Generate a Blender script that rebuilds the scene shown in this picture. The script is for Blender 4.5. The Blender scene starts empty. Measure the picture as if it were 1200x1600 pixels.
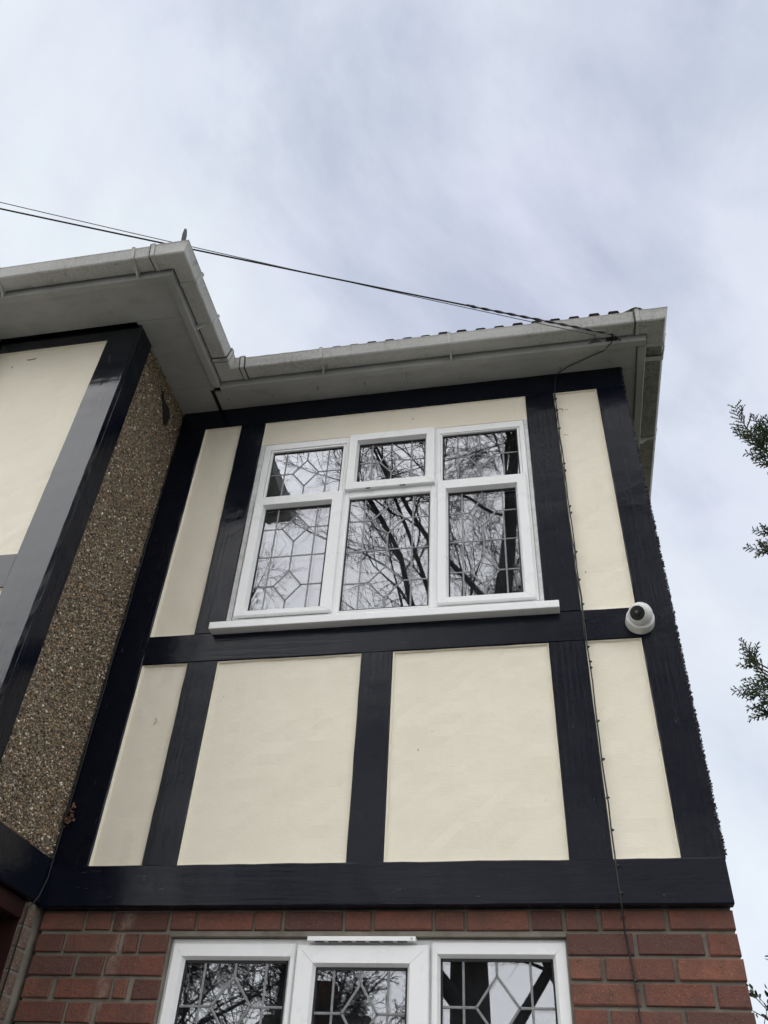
import bpy, math, random
import numpy as np
from mathutils import Vector, Matrix
random.seed(7)
RNG = np.random.default_rng(11)
S = bpy.context.scene
COL = S.collection
RAD = math.radians

# ------------------------------------------------------------------ camera
CAM = Vector((1.52786, -3.14510, 1.6))
YAW, PITCH, ROLL = RAD(-12.64293), RAD(40.78801), RAD(3.52027)
FPX = 1307.67
fw = Vector((math.sin(YAW)*math.cos(PITCH), math.cos(YAW)*math.cos(PITCH), math.sin(PITCH)))
rt0 = Vector((math.cos(YAW), -math.sin(YAW), 0)); up0 = rt0.cross(fw)
rt = math.cos(ROLL)*rt0 + math.sin(ROLL)*up0
up = -math.sin(ROLL)*rt0 + math.cos(ROLL)*up0
cd = bpy.data.cameras.new('camera'); cam = bpy.data.objects.new('camera', cd); COL.objects.link(cam)
cam.matrix_world = Matrix(((rt.x, up.x, -fw.x, CAM.x), (rt.y, up.y, -fw.y, CAM.y), (rt.z, up.z, -fw.z, CAM.z), (0, 0, 0, 1)))
cd.sensor_fit = 'VERTICAL'; cd.sensor_height = 36; cd.lens = FPX/1600*36
cd.clip_start = 0.05; cd.clip_end = 3000
S.camera = cam
def pix(u, v, dist):
    d = (rt*((u-600)/FPX) + up*((800-v)/FPX) + fw).normalized()
    return CAM + d*dist

# ------------------------------------------------------------------ world, sun, exposure
SUN_AZ, SUN_EL = RAD(186), RAD(41)      # compass-like: 0 = +y, clockwise
w = bpy.data.worlds.new('World'); S.world = w; w.use_nodes = True
nt = w.node_tree; nt.nodes.clear()
def N(t, **k):
    n = nt.nodes.new(t)
    for a, b in k.items(): setattr(n, a, b)
    return n
out = N('ShaderNodeOutputWorld'); bg = N('ShaderNodeBackground')
sky = N('ShaderNodeTexSky', sky_type='NISHITA', sun_disc=False, sun_elevation=SUN_EL, sun_rotation=SUN_AZ)
skm = N('ShaderNodeMix', data_type='RGBA', blend_type='MULTIPLY'); skm.inputs['Factor'].default_value = 1
skm.inputs['B'].default_value = (.09, .09, .09, 1)
nt.links.new(sky.outputs[0], skm.inputs['A'])
tc = N('ShaderNodeTexCoord'); mp = N('ShaderNodeMapping'); mp.inputs['Location'].default_value = (4.2631, -3.2018, 2.8409)
nt.links.new(tc.outputs['Generated'], mp.inputs['Vector'])
n1 = N('ShaderNodeTexNoise'); n1.inputs['Scale'].default_value = 1.7; n1.inputs['Detail'].default_value = 8; n1.inputs['Roughness'].default_value = .58; n1.inputs['Distortion'].default_value = .35
n2 = N('ShaderNodeTexNoise'); n2.inputs['Scale'].default_value = 2.6; n2.inputs['Detail'].default_value = 4; n2.inputs['Roughness'].default_value = .5
nt.links.new(mp.outputs[0], n1.inputs['Vector']); nt.links.new(mp.outputs[0], n2.inputs['Vector'])
r1 = N('ShaderNodeValToRGB'); e = r1.color_ramp.elements
e[0].position = .34; e[0].color = (.47, .515, .61, 1); e[1].position = .64; e[1].color = (.745, .785, .825, 1)
m = e.new(.47); m.color = (.632, .665, .750, 1)
r2 = N('ShaderNodeValToRGB'); e = r2.color_ramp.elements
e[0].position = .35; e[0].color = (.945, .935, .99, 1); e[1].position = .65; e[1].color = (1.0, 1.02, 1.0, 1)
mm = N('ShaderNodeMix', data_type='RGBA', blend_type='MULTIPLY'); mm.inputs['Factor'].default_value = 1
nt.links.new(n1.outputs['Fac'], r1.inputs[0]); nt.links.new(n2.outputs['Fac'], r2.inputs[0])
nt.links.new(r1.outputs[0], mm.inputs['A']); nt.links.new(r2.outputs[0], mm.inputs['B'])
mx = N('ShaderNodeMix', data_type='RGBA'); mx.inputs['Factor'].default_value = .9
nt.links.new(skm.outputs['Result'], mx.inputs['A']); nt.links.new(mm.outputs['Result'], mx.inputs['B'])
nt.links.new(mx.outputs['Result'], bg.inputs['Color']); bg.inputs['Strength'].default_value = .452
nt.links.new(bg.outputs[0], out.inputs['Surface'])
ld = bpy.data.lights.new('sun', 'SUN'); ld.energy = 1.5; ld.angle = RAD(120); ld.color = (1, .975, .94)
so = bpy.data.objects.new('sun', ld); COL.objects.link(so)
sd = Vector((math.sin(SUN_AZ)*math.cos(SUN_EL), math.cos(SUN_AZ)*math.cos(SUN_EL), math.sin(SUN_EL)))
so.rotation_euler = (-sd).to_track_quat('-Z', 'Y').to_euler(); so.location = sd*30
S.view_settings.view_transform = 'Standard'; S.view_settings.look = 'None'
S.view_settings.exposure = 1.50; S.view_settings.gamma = 1

# ------------------------------------------------------------------ material helpers
def mat(name, build):
    m = bpy.data.materials.new(name); m.use_nodes = True
    t = m.node_tree; t.nodes.clear()
    o = t.nodes.new('ShaderNodeOutputMaterial')
    class K: pass
    k = K()
    def n(tp, ins=None, **kw):
        x = t.nodes.new(tp)
        for a, b in kw.items(): setattr(x, a, b)
        for a, b in (ins or {}).items():
            s = x.inputs[a]
            if hasattr(b, 'is_output') or isinstance(b, bpy.types.NodeSocket): t.links.new(b, s)
            else: s.default_value = b
        return x
    def ramp(fac, stops, interp='LINEAR'):
        x = t.nodes.new('ShaderNodeValToRGB'); el = x.color_ramp.elements; x.color_ramp.interpolation = interp
        while len(el) < len(stops): el.new(.5)
        for q, (p, c) in zip(el, stops):
            q.position = p; q.color = (c, c, c, 1) if isinstance(c, (int, float)) else (*c, 1)
        t.links.new(fac, x.inputs[0]); return x.outputs[0]
    def coords(scale=(1, 1, 1), kind='Object', loc=(0, 0, 0)):
        c = n('ShaderNodeTexCoord'); mpn = n('ShaderNodeMapping', {'Scale': scale, 'Location': loc})
        t.links.new(c.outputs[kind], mpn.inputs['Vector']); return mpn.outputs[0]
    def noise(vec, scale, detail=4, rough=.55, dist=0):
        return n('ShaderNodeTexNoise', {'Vector': vec, 'Scale': scale, 'Detail': detail, 'Roughness': rough, 'Distortion': dist}).outputs['Fac']
    def mixc(fac, a, b, mode='MIX'):
        x = n('ShaderNodeMix', data_type='RGBA', blend_type=mode)
        for nm, v in (('Factor', fac), ('A', a), ('B', b)):
            if isinstance(v, bpy.types.NodeSocket): t.links.new(v, x.inputs[nm])
            else: x.inputs[nm].default_value = v if nm == 'Factor' else (*v, 1)
        return x.outputs['Result']
    def bump(h, strength=.3, dist=.002, prev=None):
        x = n('ShaderNodeBump', {'Strength': strength, 'Distance': dist, 'Height': h})
        if prev is not None: t.links.new(prev, x.inputs['Normal'])
        return x.outputs[0]
    def math_(op, a, b=0.5):
        x = n('ShaderNodeMath', operation=op)
        for i, v in enumerate((a, b)):
            if isinstance(v, bpy.types.NodeSocket): t.links.new(v, x.inputs[i])
            else: x.inputs[i].default_value = v
        return x.outputs[0]
    def pbr(col, rough=.5, normal=None, **kw):
        b = t.nodes.new('ShaderNodeBsdfPrincipled')
        d = {'Base Color': col, 'Roughness': rough}; d.update(kw)
        for a, v in d.items():
            if isinstance(v, bpy.types.NodeSocket): t.links.new(v, b.inputs[a])
            else: b.inputs[a].default_value = (*v, 1) if isinstance(v, tuple) and len(v) == 3 else v
        if normal is not None: t.links.new(normal, b.inputs['Normal'])
        t.links.new(b.outputs[0], o.inputs['Surface']); return b
    for a, b in dict(n=n, ramp=ramp, coords=coords, noise=noise, mixc=mixc, bump=bump, math=math_, pbr=pbr, t=t, o=o).items(): setattr(k, a, b)
    build(k); return m

def timber(sc, loc, spec=.27, ro0=.08, ro1=.26, bs=.85):
    def f(k):
        grain = k.noise(k.coords(sc, loc=loc), 1.0, 6, .62, .4)
        fine = k.noise(k.coords((sc[0]*3, sc[1]*3, sc[2]*3)), 1.0, 4, .6)
        lump = k.noise(k.coords(), 9, 3, .5)
        chip = k.noise(k.coords((sc[0]*.9+8, sc[1]*.9+8, sc[2]*.9+8), loc=(3, 1, 2)), 1.0, 5, .6, .3)
        fac = k.ramp(chip, [(.67, 0), (.72, .9)])
        col = k.mixc(fac, (.0030, .0046, .0105), (.045, .047, .052))
        ro = k.ramp(k.noise(k.coords(), 5, 4), [(.35, ro0), (.7, ro1)])
        nb = k.bump(grain, .5*bs, .004); nb = k.bump(fine, .35*bs, .0012, nb); nb = k.bump(lump, .4*bs, .006, nb)
        k.pbr(col, ro, nb, **{'Specular IOR Level': spec})
    return f
M = {}
M['timber_v'] = mat('black_gloss_timber_upright', timber((55, 55, 2.2), (0, 0, 0)))
M['bay_v'] = mat('glossier_black_upright', timber((55, 55, 2.2), (0, 0, 0), .66, .05, .12, .35))  # timber black with specular raised and smoother, for a stronger reflection on the bay
M['bay_h'] = mat('glossier_black_level', timber((2.2, 55, 55), (2, 0, 1), .66, .05, .12, .35))
M['timber_h'] = mat('black_gloss_timber_level', timber((2.2, 55, 55), (1, 0, 4)))
def cream(k):
    c = k.coords(); a = k.noise(c, 3.2, 5, .6); b = k.noise(k.coords((4, 1, 14)), 9, 4, .6, .6); s = k.noise(c, 130, 2)
    col = k.ramp(a, [(.3, (.765, .712, .575)), (.7, (.815, .765, .63))])
    st = k.ramp(k.noise(k.coords((7, 1, 1.1), loc=(2, 0, 5)), 1.6, 5, .65), [(.62, 0), (.82, .35)])
    col = k.mixc(st, col, (.55, .50, .39))
    sp = k.ramp(k.noise(k.coords(loc=(7, 3, 1)), 38, 2, .4), [(.80, 0), (.82, .5)])
    col = k.mixc(sp, col, (.30, .26, .20))
    nb = k.bump(b, .22, .0022); nb = k.bump(s, .2, .001, nb); nb = k.bump(a, .3, .012, nb)
    k.pbr(col, .62, nb)
M['cream'] = mat('cream_masonry_paint', cream)
def upvc(k):
    a = k.noise(k.coords((1, 1, 1)), 6, 5, .6)
    dt = k.ramp(k.noise(k.coords((3, 3, 1), loc=(1, 2, 3)), 11, 6, .7), [(.60, 0), (.82, .14)])
    k.pbr(k.mixc(dt, k.ramp(a, [(.35, (.84, .845, .84)), (.7, (.865, .87, .865))]), (.52, .51, .47)), k.ramp(a, [(.3, .22), (.7, .4)]), k.bump(k.noise(k.coords(), 25, 2), .05, .001))
M['upvc'] = mat('white_window_plastic', upvc)
def trim(k):
    a = k.noise(k.coords((1, 1, 1)), 22, 5, .65)
    k.pbr(k.ramp(a, [(.35, (.50, .50, .49)), (.7, (.70, .70, .69))]), .5, k.bump(a, .3, .002))
M['trim'] = mat('grey_sealant_trim', trim)
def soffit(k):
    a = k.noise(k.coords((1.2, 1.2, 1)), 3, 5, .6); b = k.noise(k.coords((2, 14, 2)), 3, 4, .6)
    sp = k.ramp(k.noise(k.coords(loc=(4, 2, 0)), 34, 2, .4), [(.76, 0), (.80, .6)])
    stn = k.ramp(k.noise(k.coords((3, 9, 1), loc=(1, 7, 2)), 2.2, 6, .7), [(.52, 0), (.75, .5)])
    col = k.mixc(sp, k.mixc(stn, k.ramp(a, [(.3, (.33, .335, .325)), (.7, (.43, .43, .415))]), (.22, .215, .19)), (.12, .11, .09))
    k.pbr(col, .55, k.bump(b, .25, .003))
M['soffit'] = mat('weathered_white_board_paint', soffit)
def gutter(k):
    a = k.noise(k.coords((.7, .7, 3)), 3, 5, .6); f = k.noise(k.coords((1, 1, 1)), 80, 4, .65)
    d = k.math('MULTIPLY', k.ramp(a, [(.34, .05), (.70, .75)]), k.ramp(f, [(.38, .25), (.62, .9)]))
    col = k.mixc(d, (.57, .57, .55), (.215, .21, .18))
    st = k.math('MULTIPLY', k.ramp(k.noise(k.coords((26, 26, 2), loc=(3, 1, 0)), 1, 4, .6), [(.56, 0), (.74, .6)]), k.ramp(a, [(.4, 0), (.6, 1)]))
    col = k.mixc(st, col, (.15, .148, .12))
    alg = k.ramp(k.noise(k.coords(loc=(9, 2, 1)), 110, 3, .6), [(.69, 0), (.74, .7)])
    col = k.mixc(alg, col, (.10, .105, .075))
    k.pbr(col, .5, k.bump(f, .12, .001))
M['gutter'] = mat('dirty_white_gutter_plastic', gutter)
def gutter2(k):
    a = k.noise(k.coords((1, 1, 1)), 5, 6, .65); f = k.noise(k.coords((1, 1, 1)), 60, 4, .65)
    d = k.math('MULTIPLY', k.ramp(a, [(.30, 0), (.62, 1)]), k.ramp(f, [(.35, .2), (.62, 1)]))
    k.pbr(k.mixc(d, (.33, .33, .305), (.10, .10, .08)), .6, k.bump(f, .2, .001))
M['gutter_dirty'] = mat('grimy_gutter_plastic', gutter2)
M['moss'] = mat('black_moss_grime', lambda k: k.pbr(k.ramp(k.noise(k.coords(), 120, 3), [(.4, (.02, .022, .015)), (.65, (.16, .16, .13))]), .9))
def brick(k):
    oi = k.n('ShaderNodeObjectInfo'); c = k.coords(); 
    base = k.ramp(oi.outputs['Random'], [(0, (.085, .036, .028)), (.25, (.165, .058, .038)), (.5, (.215, .074, .045)), (.7, (.125, .048, .035)), (.85, (.19, .075, .048)), (1, (.235, .092, .054))])
    lo = k.n('ShaderNodeVectorMath', {0: c, 1: k.n('ShaderNodeVectorMath', {0: oi.outputs['Location'], 1: (3.1, 5.7, 9.3)}, operation='MULTIPLY').outputs[0]}, operation='ADD').outputs[0]
    a = k.noise(lo, 14, 5, .65); s = k.noise(lo, 160, 3, .6)
    col = k.mixc(k.ramp(a, [(.36, 0), (.66, .75)]), base, (.10, .046, .036))
    col = k.mixc(k.ramp(s, [(.60, 0), (.72, .45)]), col, (.36, .24, .17))
    col = k.mixc(k.ramp(k.noise(lo, 70, 3), [(.64, 0), (.7, .55)]), col, (.07, .04, .03))
    g = k.n('ShaderNodeNewGeometry'); xz = k.n('ShaderNodeSeparateXYZ', {0: g.outputs['Position']})
    ctr = k.math('ADD', xz.outputs[0], k.math('MULTIPLY', k.math('SUBTRACT', xz.outputs[2], 2.3), -.16))
    wob = k.math('MULTIPLY', k.math('SUBTRACT', k.noise(g.outputs['Position'], 22, 4), .5), .07)
    dist = k.math('ABSOLUTE', k.math('ADD', k.math('ADD', ctr, .105), wob))
    streak = k.math('MULTIPLY', k.ramp(dist, [(.0, .6), (.028, 0)]), k.ramp(k.noise(lo, 45, 4), [(.35, .2), (.6, 1)]))
    col = k.mixc(streak, col, (.40, .30, .22))
    pit = k.ramp(k.noise(lo, 48, 4, .6), [(.28, 0), (.42, 1)])
    nb = k.bump(s, .8, .0028); nb = k.bump(a, .7, .008, nb); nb = k.bump(pit, .6, .004, nb)
    col = k.mixc(k.ramp(k.noise(g.outputs['Position'], 3.2, 5, .65), [(.42, 0), (.72, .5)]), col, (.075, .052, .042))
    k.pbr(col, .85, nb)
M['brick'] = mat('red_facing_brick', brick)
def mortar(k):
    a = k.noise(k.coords(), 12, 5, .6); s = k.noise(k.coords(), 200, 3)
    k.pbr(k.ramp(a, [(.3, (.14, .127, .10)), (.7, (.24, .22, .18))]), .95, k.bump(s, .6, .0015))
def oldbrick(k):
    a = k.noise(k.coords(), 40, 5, .65); s = k.noise(k.coords((1, 1, 1), loc=(3, 1, 8)), 90, 4, .6)
    col = k.mixc(k.ramp(s, [(.60, 0), (.68, .8)]), k.ramp(a, [(.3, (.10, .062, .046)), (.7, (.19, .14, .105))]), (.55, .50, .45))
    k.pbr(col, .9, k.bump(s, .8, .003))
M['old_brick'] = mat('weathered_brown_brick_edge', oldbrick)
M['mortar'] = mat('grey_brown_mortar', mortar)
def lowbrick(k):
    c = k.coords()
    x = k.n('ShaderNodeSeparateXYZ', {0: c}); cv = k.n('ShaderNodeCombineXYZ', {0: k.math('ADD', x.outputs[0], x.outputs[1]), 1: x.outputs[2]})
    b = k.n('ShaderNodeTexBrick', {'Vector': cv.outputs[0], 'Color1': (.20, .068, .046, 1), 'Color2': (.26, .09, .056, 1), 'Mortar': (.17, .15, .115, 1), 'Scale': 1.0, 'Brick Width': .225, 'Row Height': .075, 'Mortar Size': .006})
    k.pbr(b.outputs['Color'], .9, k.bump(b.outputs['Fac'], -.6, .005))
M['lowbrick'] = mat('far_red_brickwork', lowbrick)
def pebble(k):
    at = k.n('ShaderNodeVertexColor', layer_name='tint')
    k.pbr(at.outputs['Color'], .6)
M['pebble'] = mat('pebbledash_stones', pebble)
def dash(k):
    v = k.n('ShaderNodeTexVoronoi', {'Vector': k.coords(), 'Scale': 110.0})
    h = k.n('ShaderNodeSeparateColor', {0: v.outputs['Color']})
    col = k.ramp(h.outputs[0], [(0, (.05, .04, .03)), (.5, (.15, .125, .09)), (.85, (.24, .21, .165)), (1, (.42, .39, .34))])
    k.pbr(col, .85, k.bump(v.outputs['Distance'], -1, .006))
M['dash'] = mat('pebbledash_render', dash)
def glass(tint, refl, name):
    def f(k):
        g = k.n('ShaderNodeBsdfGlossy', {'Color': (.935, .945, .965, 1), 'Roughness': .0})
        k.t.links.new(k.bump(k.noise(k.coords(), 2.1, 2, .4), .10, .004), g.inputs['Normal'])
        tr = k.n('ShaderNodeBsdfTransparent', {'Color': tint})
        lw = k.n('ShaderNodeLayerWeight', {'Blend': .25}); fac = k.math('MULTIPLY_ADD', lw.outputs['Fresnel'], .6)
        fac.node.inputs[2].default_value = refl
        ms = k.n('ShaderNodeMixShader', {0: fac, 1: tr.outputs[0], 2: g.outputs[0]})
        k.t.links.new(ms.outputs[0], k.o.inputs['Surface'])
    return mat(name, f)
M['glass'] = glass((.83, .84, .85, 1), .092, 'window_glass_outer')
M['glass_in'] = glass((.83, .84, .85, 1), .078, 'window_glass_inner')
M['lead'] = mat('lead_strip', lambda k: k.pbr(k.ramp(k.noise(k.coords(), 40, 3), [(.3, (.17, .175, .18)), (.7, (.27, .275, .28))]), .45, Metallic=.2))
M['gasket'] = mat('black_gasket_and_dark_openings', lambda k: k.pbr((.012, .012, .013), .6))  # rubber black, also painted as the dark of the porch opening
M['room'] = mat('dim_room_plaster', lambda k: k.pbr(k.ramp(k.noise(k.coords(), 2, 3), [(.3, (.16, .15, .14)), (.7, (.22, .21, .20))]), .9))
M['fill_sheet'] = mat('grey_reflection_fill', lambda k: k.pbr(k.ramp(k.noise(k.coords((1, 1, 1)), 3, 3), [(.3, (.27, .275, .28)), (.7, (.33, .335, .34))]), .9))  # for sheets added behind the glass to lift the dark parts of reflections
M['dark_fill_sheet'] = mat('dark_grey_reflection_fill', lambda k: k.pbr(k.ramp(k.noise(k.coords((1, 1, 1)), 3, 3), [(.3, (.17, .172, .175)), (.7, (.22, .222, .225))]), .9))
M['cable'] = mat('black_cable_sheath', lambda k: k.pbr((.011, .011, .012), .5))
M['dark_iron'] = mat('dark_iron', lambda k: k.pbr((.05, .05, .052), .6))
M['cable_grey'] = mat('grey_cable_sheath', lambda k: k.pbr((.10, .10, .11), .5))
M['steel'] = mat('galvanised_steel', lambda k: k.pbr(k.ramp(k.noise(k.coords(), 40, 4), [(.35, (.10, .10, .105)), (.7, (.20, .20, .205))]), .55, Metallic=.6))
def tile(k):
    a = k.noise(k.coords(), 18, 5, .65)
    k.pbr(k.ramp(a, [(.3, (.015, .013, .012)), (.6, (.032, .027, .025)), (.8, (.06, .06, .045))]), .9, k.bump(k.noise(k.coords(), 120, 3), .6, .002))
M['tile'] = mat('dark_concrete_roof_tile', tile)
def rooftex(k):
    x = k.n('ShaderNodeTexWave', {'Vector': k.coords(), 'Scale': 9.7 / 2}, wave_type='BANDS', bands_direction='X')
    k.pbr(k.ramp(k.noise(k.coords(), 7, 5), [(.3, (.05, .036, .032)), (.7, (.09, .07, .06))]), .9, k.bump(x.outputs[1], .8, .02))
M['roof'] = mat('far_roof_tiling', rooftex)
def camw(k):
    d = k.ramp(k.noise(k.coords((1, 1, 1)), 26, 5, .65, .6), [(.62, 0), (.72, .55)])
    k.pbr(k.mixc(d, (.66, .66, .64), (.16, .15, .13)), .38)
M['camera_white'] = mat('dirty_white_camera_shell', camw)
M['lens_black'] = mat('black_lens_plastic', lambda k: k.pbr((.012, .012, .013), .28))
M['lens_glass'] = mat('dark_lens_glass', lambda k: k.pbr((.004, .004, .005), .06, **{'Coat Weight': 1.0}))
M['led'] = mat('infrared_led_lenses', lambda k: k.pbr((.016, .016, .018), .25))
def bark(k):
    a = k.noise(k.coords((9, 9, 2)), 2.2, 6, .65)
    k.pbr(k.ramp(a, [(.3, (.025, .021, .018)), (.7, (.085, .075, .063))]), .92, k.bump(a, .9, .02))
M['bark'] = mat('grey_brown_bark', bark)
M['twig'] = mat('dark_twig_bark', lambda k: k.pbr((.040, .033, .028), .9))
def cyp(k):
    a = k.noise(k.coords(), 6, 3)
    k.pbr(k.ramp(a, [(.3, (.018, .032, .015)), (.55, (.045, .066, .030)), (.75, (.075, .092, .040))]), .75)
M['cypress'] = mat('cypress_foliage', cyp)
def leafm(k):
    a = k.noise(k.coords(), 11, 3)
    k.pbr(k.ramp(a, [(.3, (.022, .035, .015)), (.7, (.06, .075, .03))]), .5)
M['leaf'] = mat('privet_leaf', leafm)
M['dryleaf'] = mat('dry_brown_leaf', lambda k: k.pbr(k.ramp(k.noise(k.coords(), 60, 3), [(.3, (.07, .035, .02)), (.7, (.18, .09, .05))]), .85))
M['maroon'] = mat('dark_red_joinery_and_porch_shade', lambda k: k.pbr(k.ramp(k.noise(k.coords((30, 30, 3)), 1, 4), [(.3, (.018, .007, .006)), (.7, (.034, .011, .009))]), .45))  # door colour, also painted for the shaded brickwork in the porch
def conc(k):
    a = k.noise(k.coords(), 1.5, 6, .65); s = k.noise(k.coords(), 60, 3)
    k.pbr(k.ramp(a, [(.3, (.13, .127, .118)), (.7, (.20, .195, .18))]), .9, k.bump(s, .4, .003))
M['concrete'] = mat('worn_concrete_drive', conc)
M['asphalt'] = mat('asphalt', lambda k: k.pbr(k.ramp(k.noise(k.coords(), 40, 4), [(.3, (.04, .04, .042)), (.7, (.065, .065, .066))]), .9))
M['grass'] = mat('winter_grass', lambda k: k.pbr(k.ramp(k.noise(k.coords(), 8, 5), [(.3, (.04, .05, .02)), (.7, (.09, .10, .045))]), .95))
M['paving'] = mat('grey_paving', lambda k: k.pbr(k.ramp(k.noise(k.coords(), 3, 5), [(.3, (.22, .22, .21)), (.7, (.32, .31, .30))]), .9))
M['farwall'] = mat('pale_roughcast_wall', lambda k: k.pbr(k.ramp(k.noise(k.coords(), 5, 5), [(.3, (.36, .34, .30)), (.7, (.46, .44, .39))]), .9))

# ------------------------------------------------------------------ mesh helpers
class MB:
    def __init__(s): s.v = []; s.f = []; s.mi = []
    def add(s, vs, fs, mi=0):
        o = len(s.v); s.v += [tuple(p) for p in vs]; s.f += [tuple(i+o for i in q) for q in fs]; s.mi += [mi]*len(fs)
    def box(s, x0, x1, y0, y1, z0, z1, mi=0):
        s.add([(x0, y0, z0), (x1, y0, z0), (x1, y1, z0), (x0, y1, z0), (x0, y0, z1), (x1, y0, z1), (x1, y1, z1), (x0, y1, z1)],
              [(0, 3, 2, 1), (4, 5, 6, 7), (0, 1, 5, 4), (1, 2, 6, 5), (2, 3, 7, 6), (3, 0, 4, 7)], mi)
    def prism(s, poly, fn, a0, a1, cap=True, steps=1, jit=0.0, rnd=None):
        n = len(poly); vs = []
        for i in range(steps+1):
            a = a0+(a1-a0)*i/steps
            for (p, q) in poly:
                jp = rnd.uniform(-jit, jit) if jit and 0 < i < steps else 0
                jq = rnd.uniform(-jit, jit)*.6 if jit and 0 < i < steps else 0
                vs.append(fn(a, p+jp, q+jq))
        fs = []
        for i in range(steps):
            for j in range(n):
                k = (j+1) % n; fs.append((i*n+j, i*n+k, (i+1)*n+k, (i+1)*n+j))
        if cap: fs += [tuple(range(n-1, -1, -1)), tuple(steps*n+j for j in range(n))]
        s.add(vs, fs)
    def tube(s, pts, rad, sides=6, cap=True):
        pts = [Vector(p) for p in pts]; n = len(pts)
        if not hasattr(rad, '__len__'): rad = [rad]*n
        t = (pts[1]-pts[0]).normalized(); a = t.orthogonal().normalized(); vs = []
        for i in range(n):
            tt = (pts[min(i+1, n-1)]-pts[max(i-1, 0)])
            tt = tt.normalized() if tt.length > 1e-9 else t
            a = (a-tt*a.dot(tt)); a = a.normalized() if a.length > 1e-6 else tt.orthogonal().normalized(); b = tt.cross(a)
            for j in range(sides):
                an = 2*math.pi*j/sides; vs.append(pts[i]+(a*math.cos(an)+b*math.sin(an))*rad[i])
        fs = []
        for i in range(n-1):
            for j in range(sides):
                k = (j+1) % sides; fs.append((i*sides+j, i*sides+k, (i+1)*sides+k, (i+1)*sides+j))
        if cap: fs += [tuple(range(sides-1, -1, -1)), tuple((n-1)*sides+j for j in range(sides))]
        s.add(vs, fs)
    def build(s, name, m, parent=None, smooth=False, bevel=0):
        me = bpy.data.meshes.new(name); me.from_pydata(s.v, [], s.f); me.validate()
        for q in (m if isinstance(m, (list, tuple)) else [m]): me.materials.append(M[q])
        if any(s.mi) and len(me.polygons) == len(s.mi): me.polygons.foreach_set('material_index', s.mi)
        if smooth: me.polygons.foreach_set('use_smooth', [True]*len(me.polygons))
        o = bpy.data.objects.new(name, me); COL.objects.link(o)
        if parent: o.parent = parent
        if bevel:
            b = o.modifiers.new('bevel', 'BEVEL'); b.width = bevel; b.segments = 2; b.limit_method = 'ANGLE'
        return o
def empty(name, loc=(0, 0, 0), parent=None):
    o = bpy.data.objects.new(name, None); o.empty_display_size = .1; COL.objects.link(o); o.location = loc
    if parent: o.parent = parent
    return o
def tag(o, label=None, cat=None, group=None, kind=None):
    for a, b in (('label', label), ('category', cat), ('group', group), ('kind', kind)):
        if b: o[a] = b
    return o
def bx(name, m, parent, *a, bevel=0):
    q = MB(); q.box(*a); return q.build(name, m, parent, bevel=bevel)

# ------------------------------------------------------------------ ground and street
def sheet(name, m, x0, x1, y0, y1, z0, z1, **k):
    return tag(bx(name, m, None, x0, x1, y0, y1, z0, z1), kind='structure')
sheet('ground', 'grass', -400, 400, -400, 400, -.5, 0)
sheet('driveway', 'concrete', -6, 9, -7.2, .3, -.05, .02)
sheet('pavement', 'paving', -200, 200, -9.2, -7.25, -.05, .03)
sheet('road', 'asphalt', -200, 200, -16, -9.2, -.1, .012)
sheet('kerb', 'paving', -200, 200, -9.3, -9.15, -.05, .11)

# ------------------------------------------------------------------ the house
ZS = 5.305                       # soffit level
XL, XR = -.45, 2.115             # main facade left and right edge
house = empty('house', (0, 0, 0))
tag(house, 'half-timbered house with black beams, cream panels and red brick ground floor', 'house')

TR = random.Random(3)
def chamfer(p0, p1, yf, yb, c=.004):
    return [(p0, yb), (p0, yf+c), (p0+c, yf), (p1-c, yf), (p1, yf+c), (p1, yb)]
def post(x0, x1, z0, z1, yf=0.0, yb=.03, name='timber_post', label=None):
    q = MB(); q.prism(chamfer(x0, x1, yf, yb, .004 if yf > -.3 else .0012), lambda a, p, r: (p, r, a), z0, z1, steps=max(3, int((z1-z0)/.07)), jit=.0013, rnd=TR)
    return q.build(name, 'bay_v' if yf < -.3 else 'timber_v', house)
def rail(x0, x1, z0, z1, yf=0.0, yb=.03, name='timber_rail'):
    q = MB(); q.prism(chamfer(z0, z1, yf, yb, .004 if yf > -.3 else .0012)[::-1], lambda a, p, r: (a, r, p), x0, x1, steps=max(3, int((x1-x0)/.07)), jit=.0013, rnd=TR)
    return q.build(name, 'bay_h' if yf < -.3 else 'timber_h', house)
def spost(y0, y1, z0, z1, xf, xb, name='timber_post'):      # upright on the side wall (faces +x)
    q = MB(); q.prism([(-b, a) for a, b in []] or [(y0, xb), (y1, xb), (y1, xf-.004), (y1-.004, xf), (y0+.004, xf), (y0, xf-.004)], lambda a, p, r: (r, p, a), z0, z1, steps=max(3, int((z1-z0)/.07)), jit=.0013, rnd=TR)
    return q.build(name, 'timber_v', house)
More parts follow.
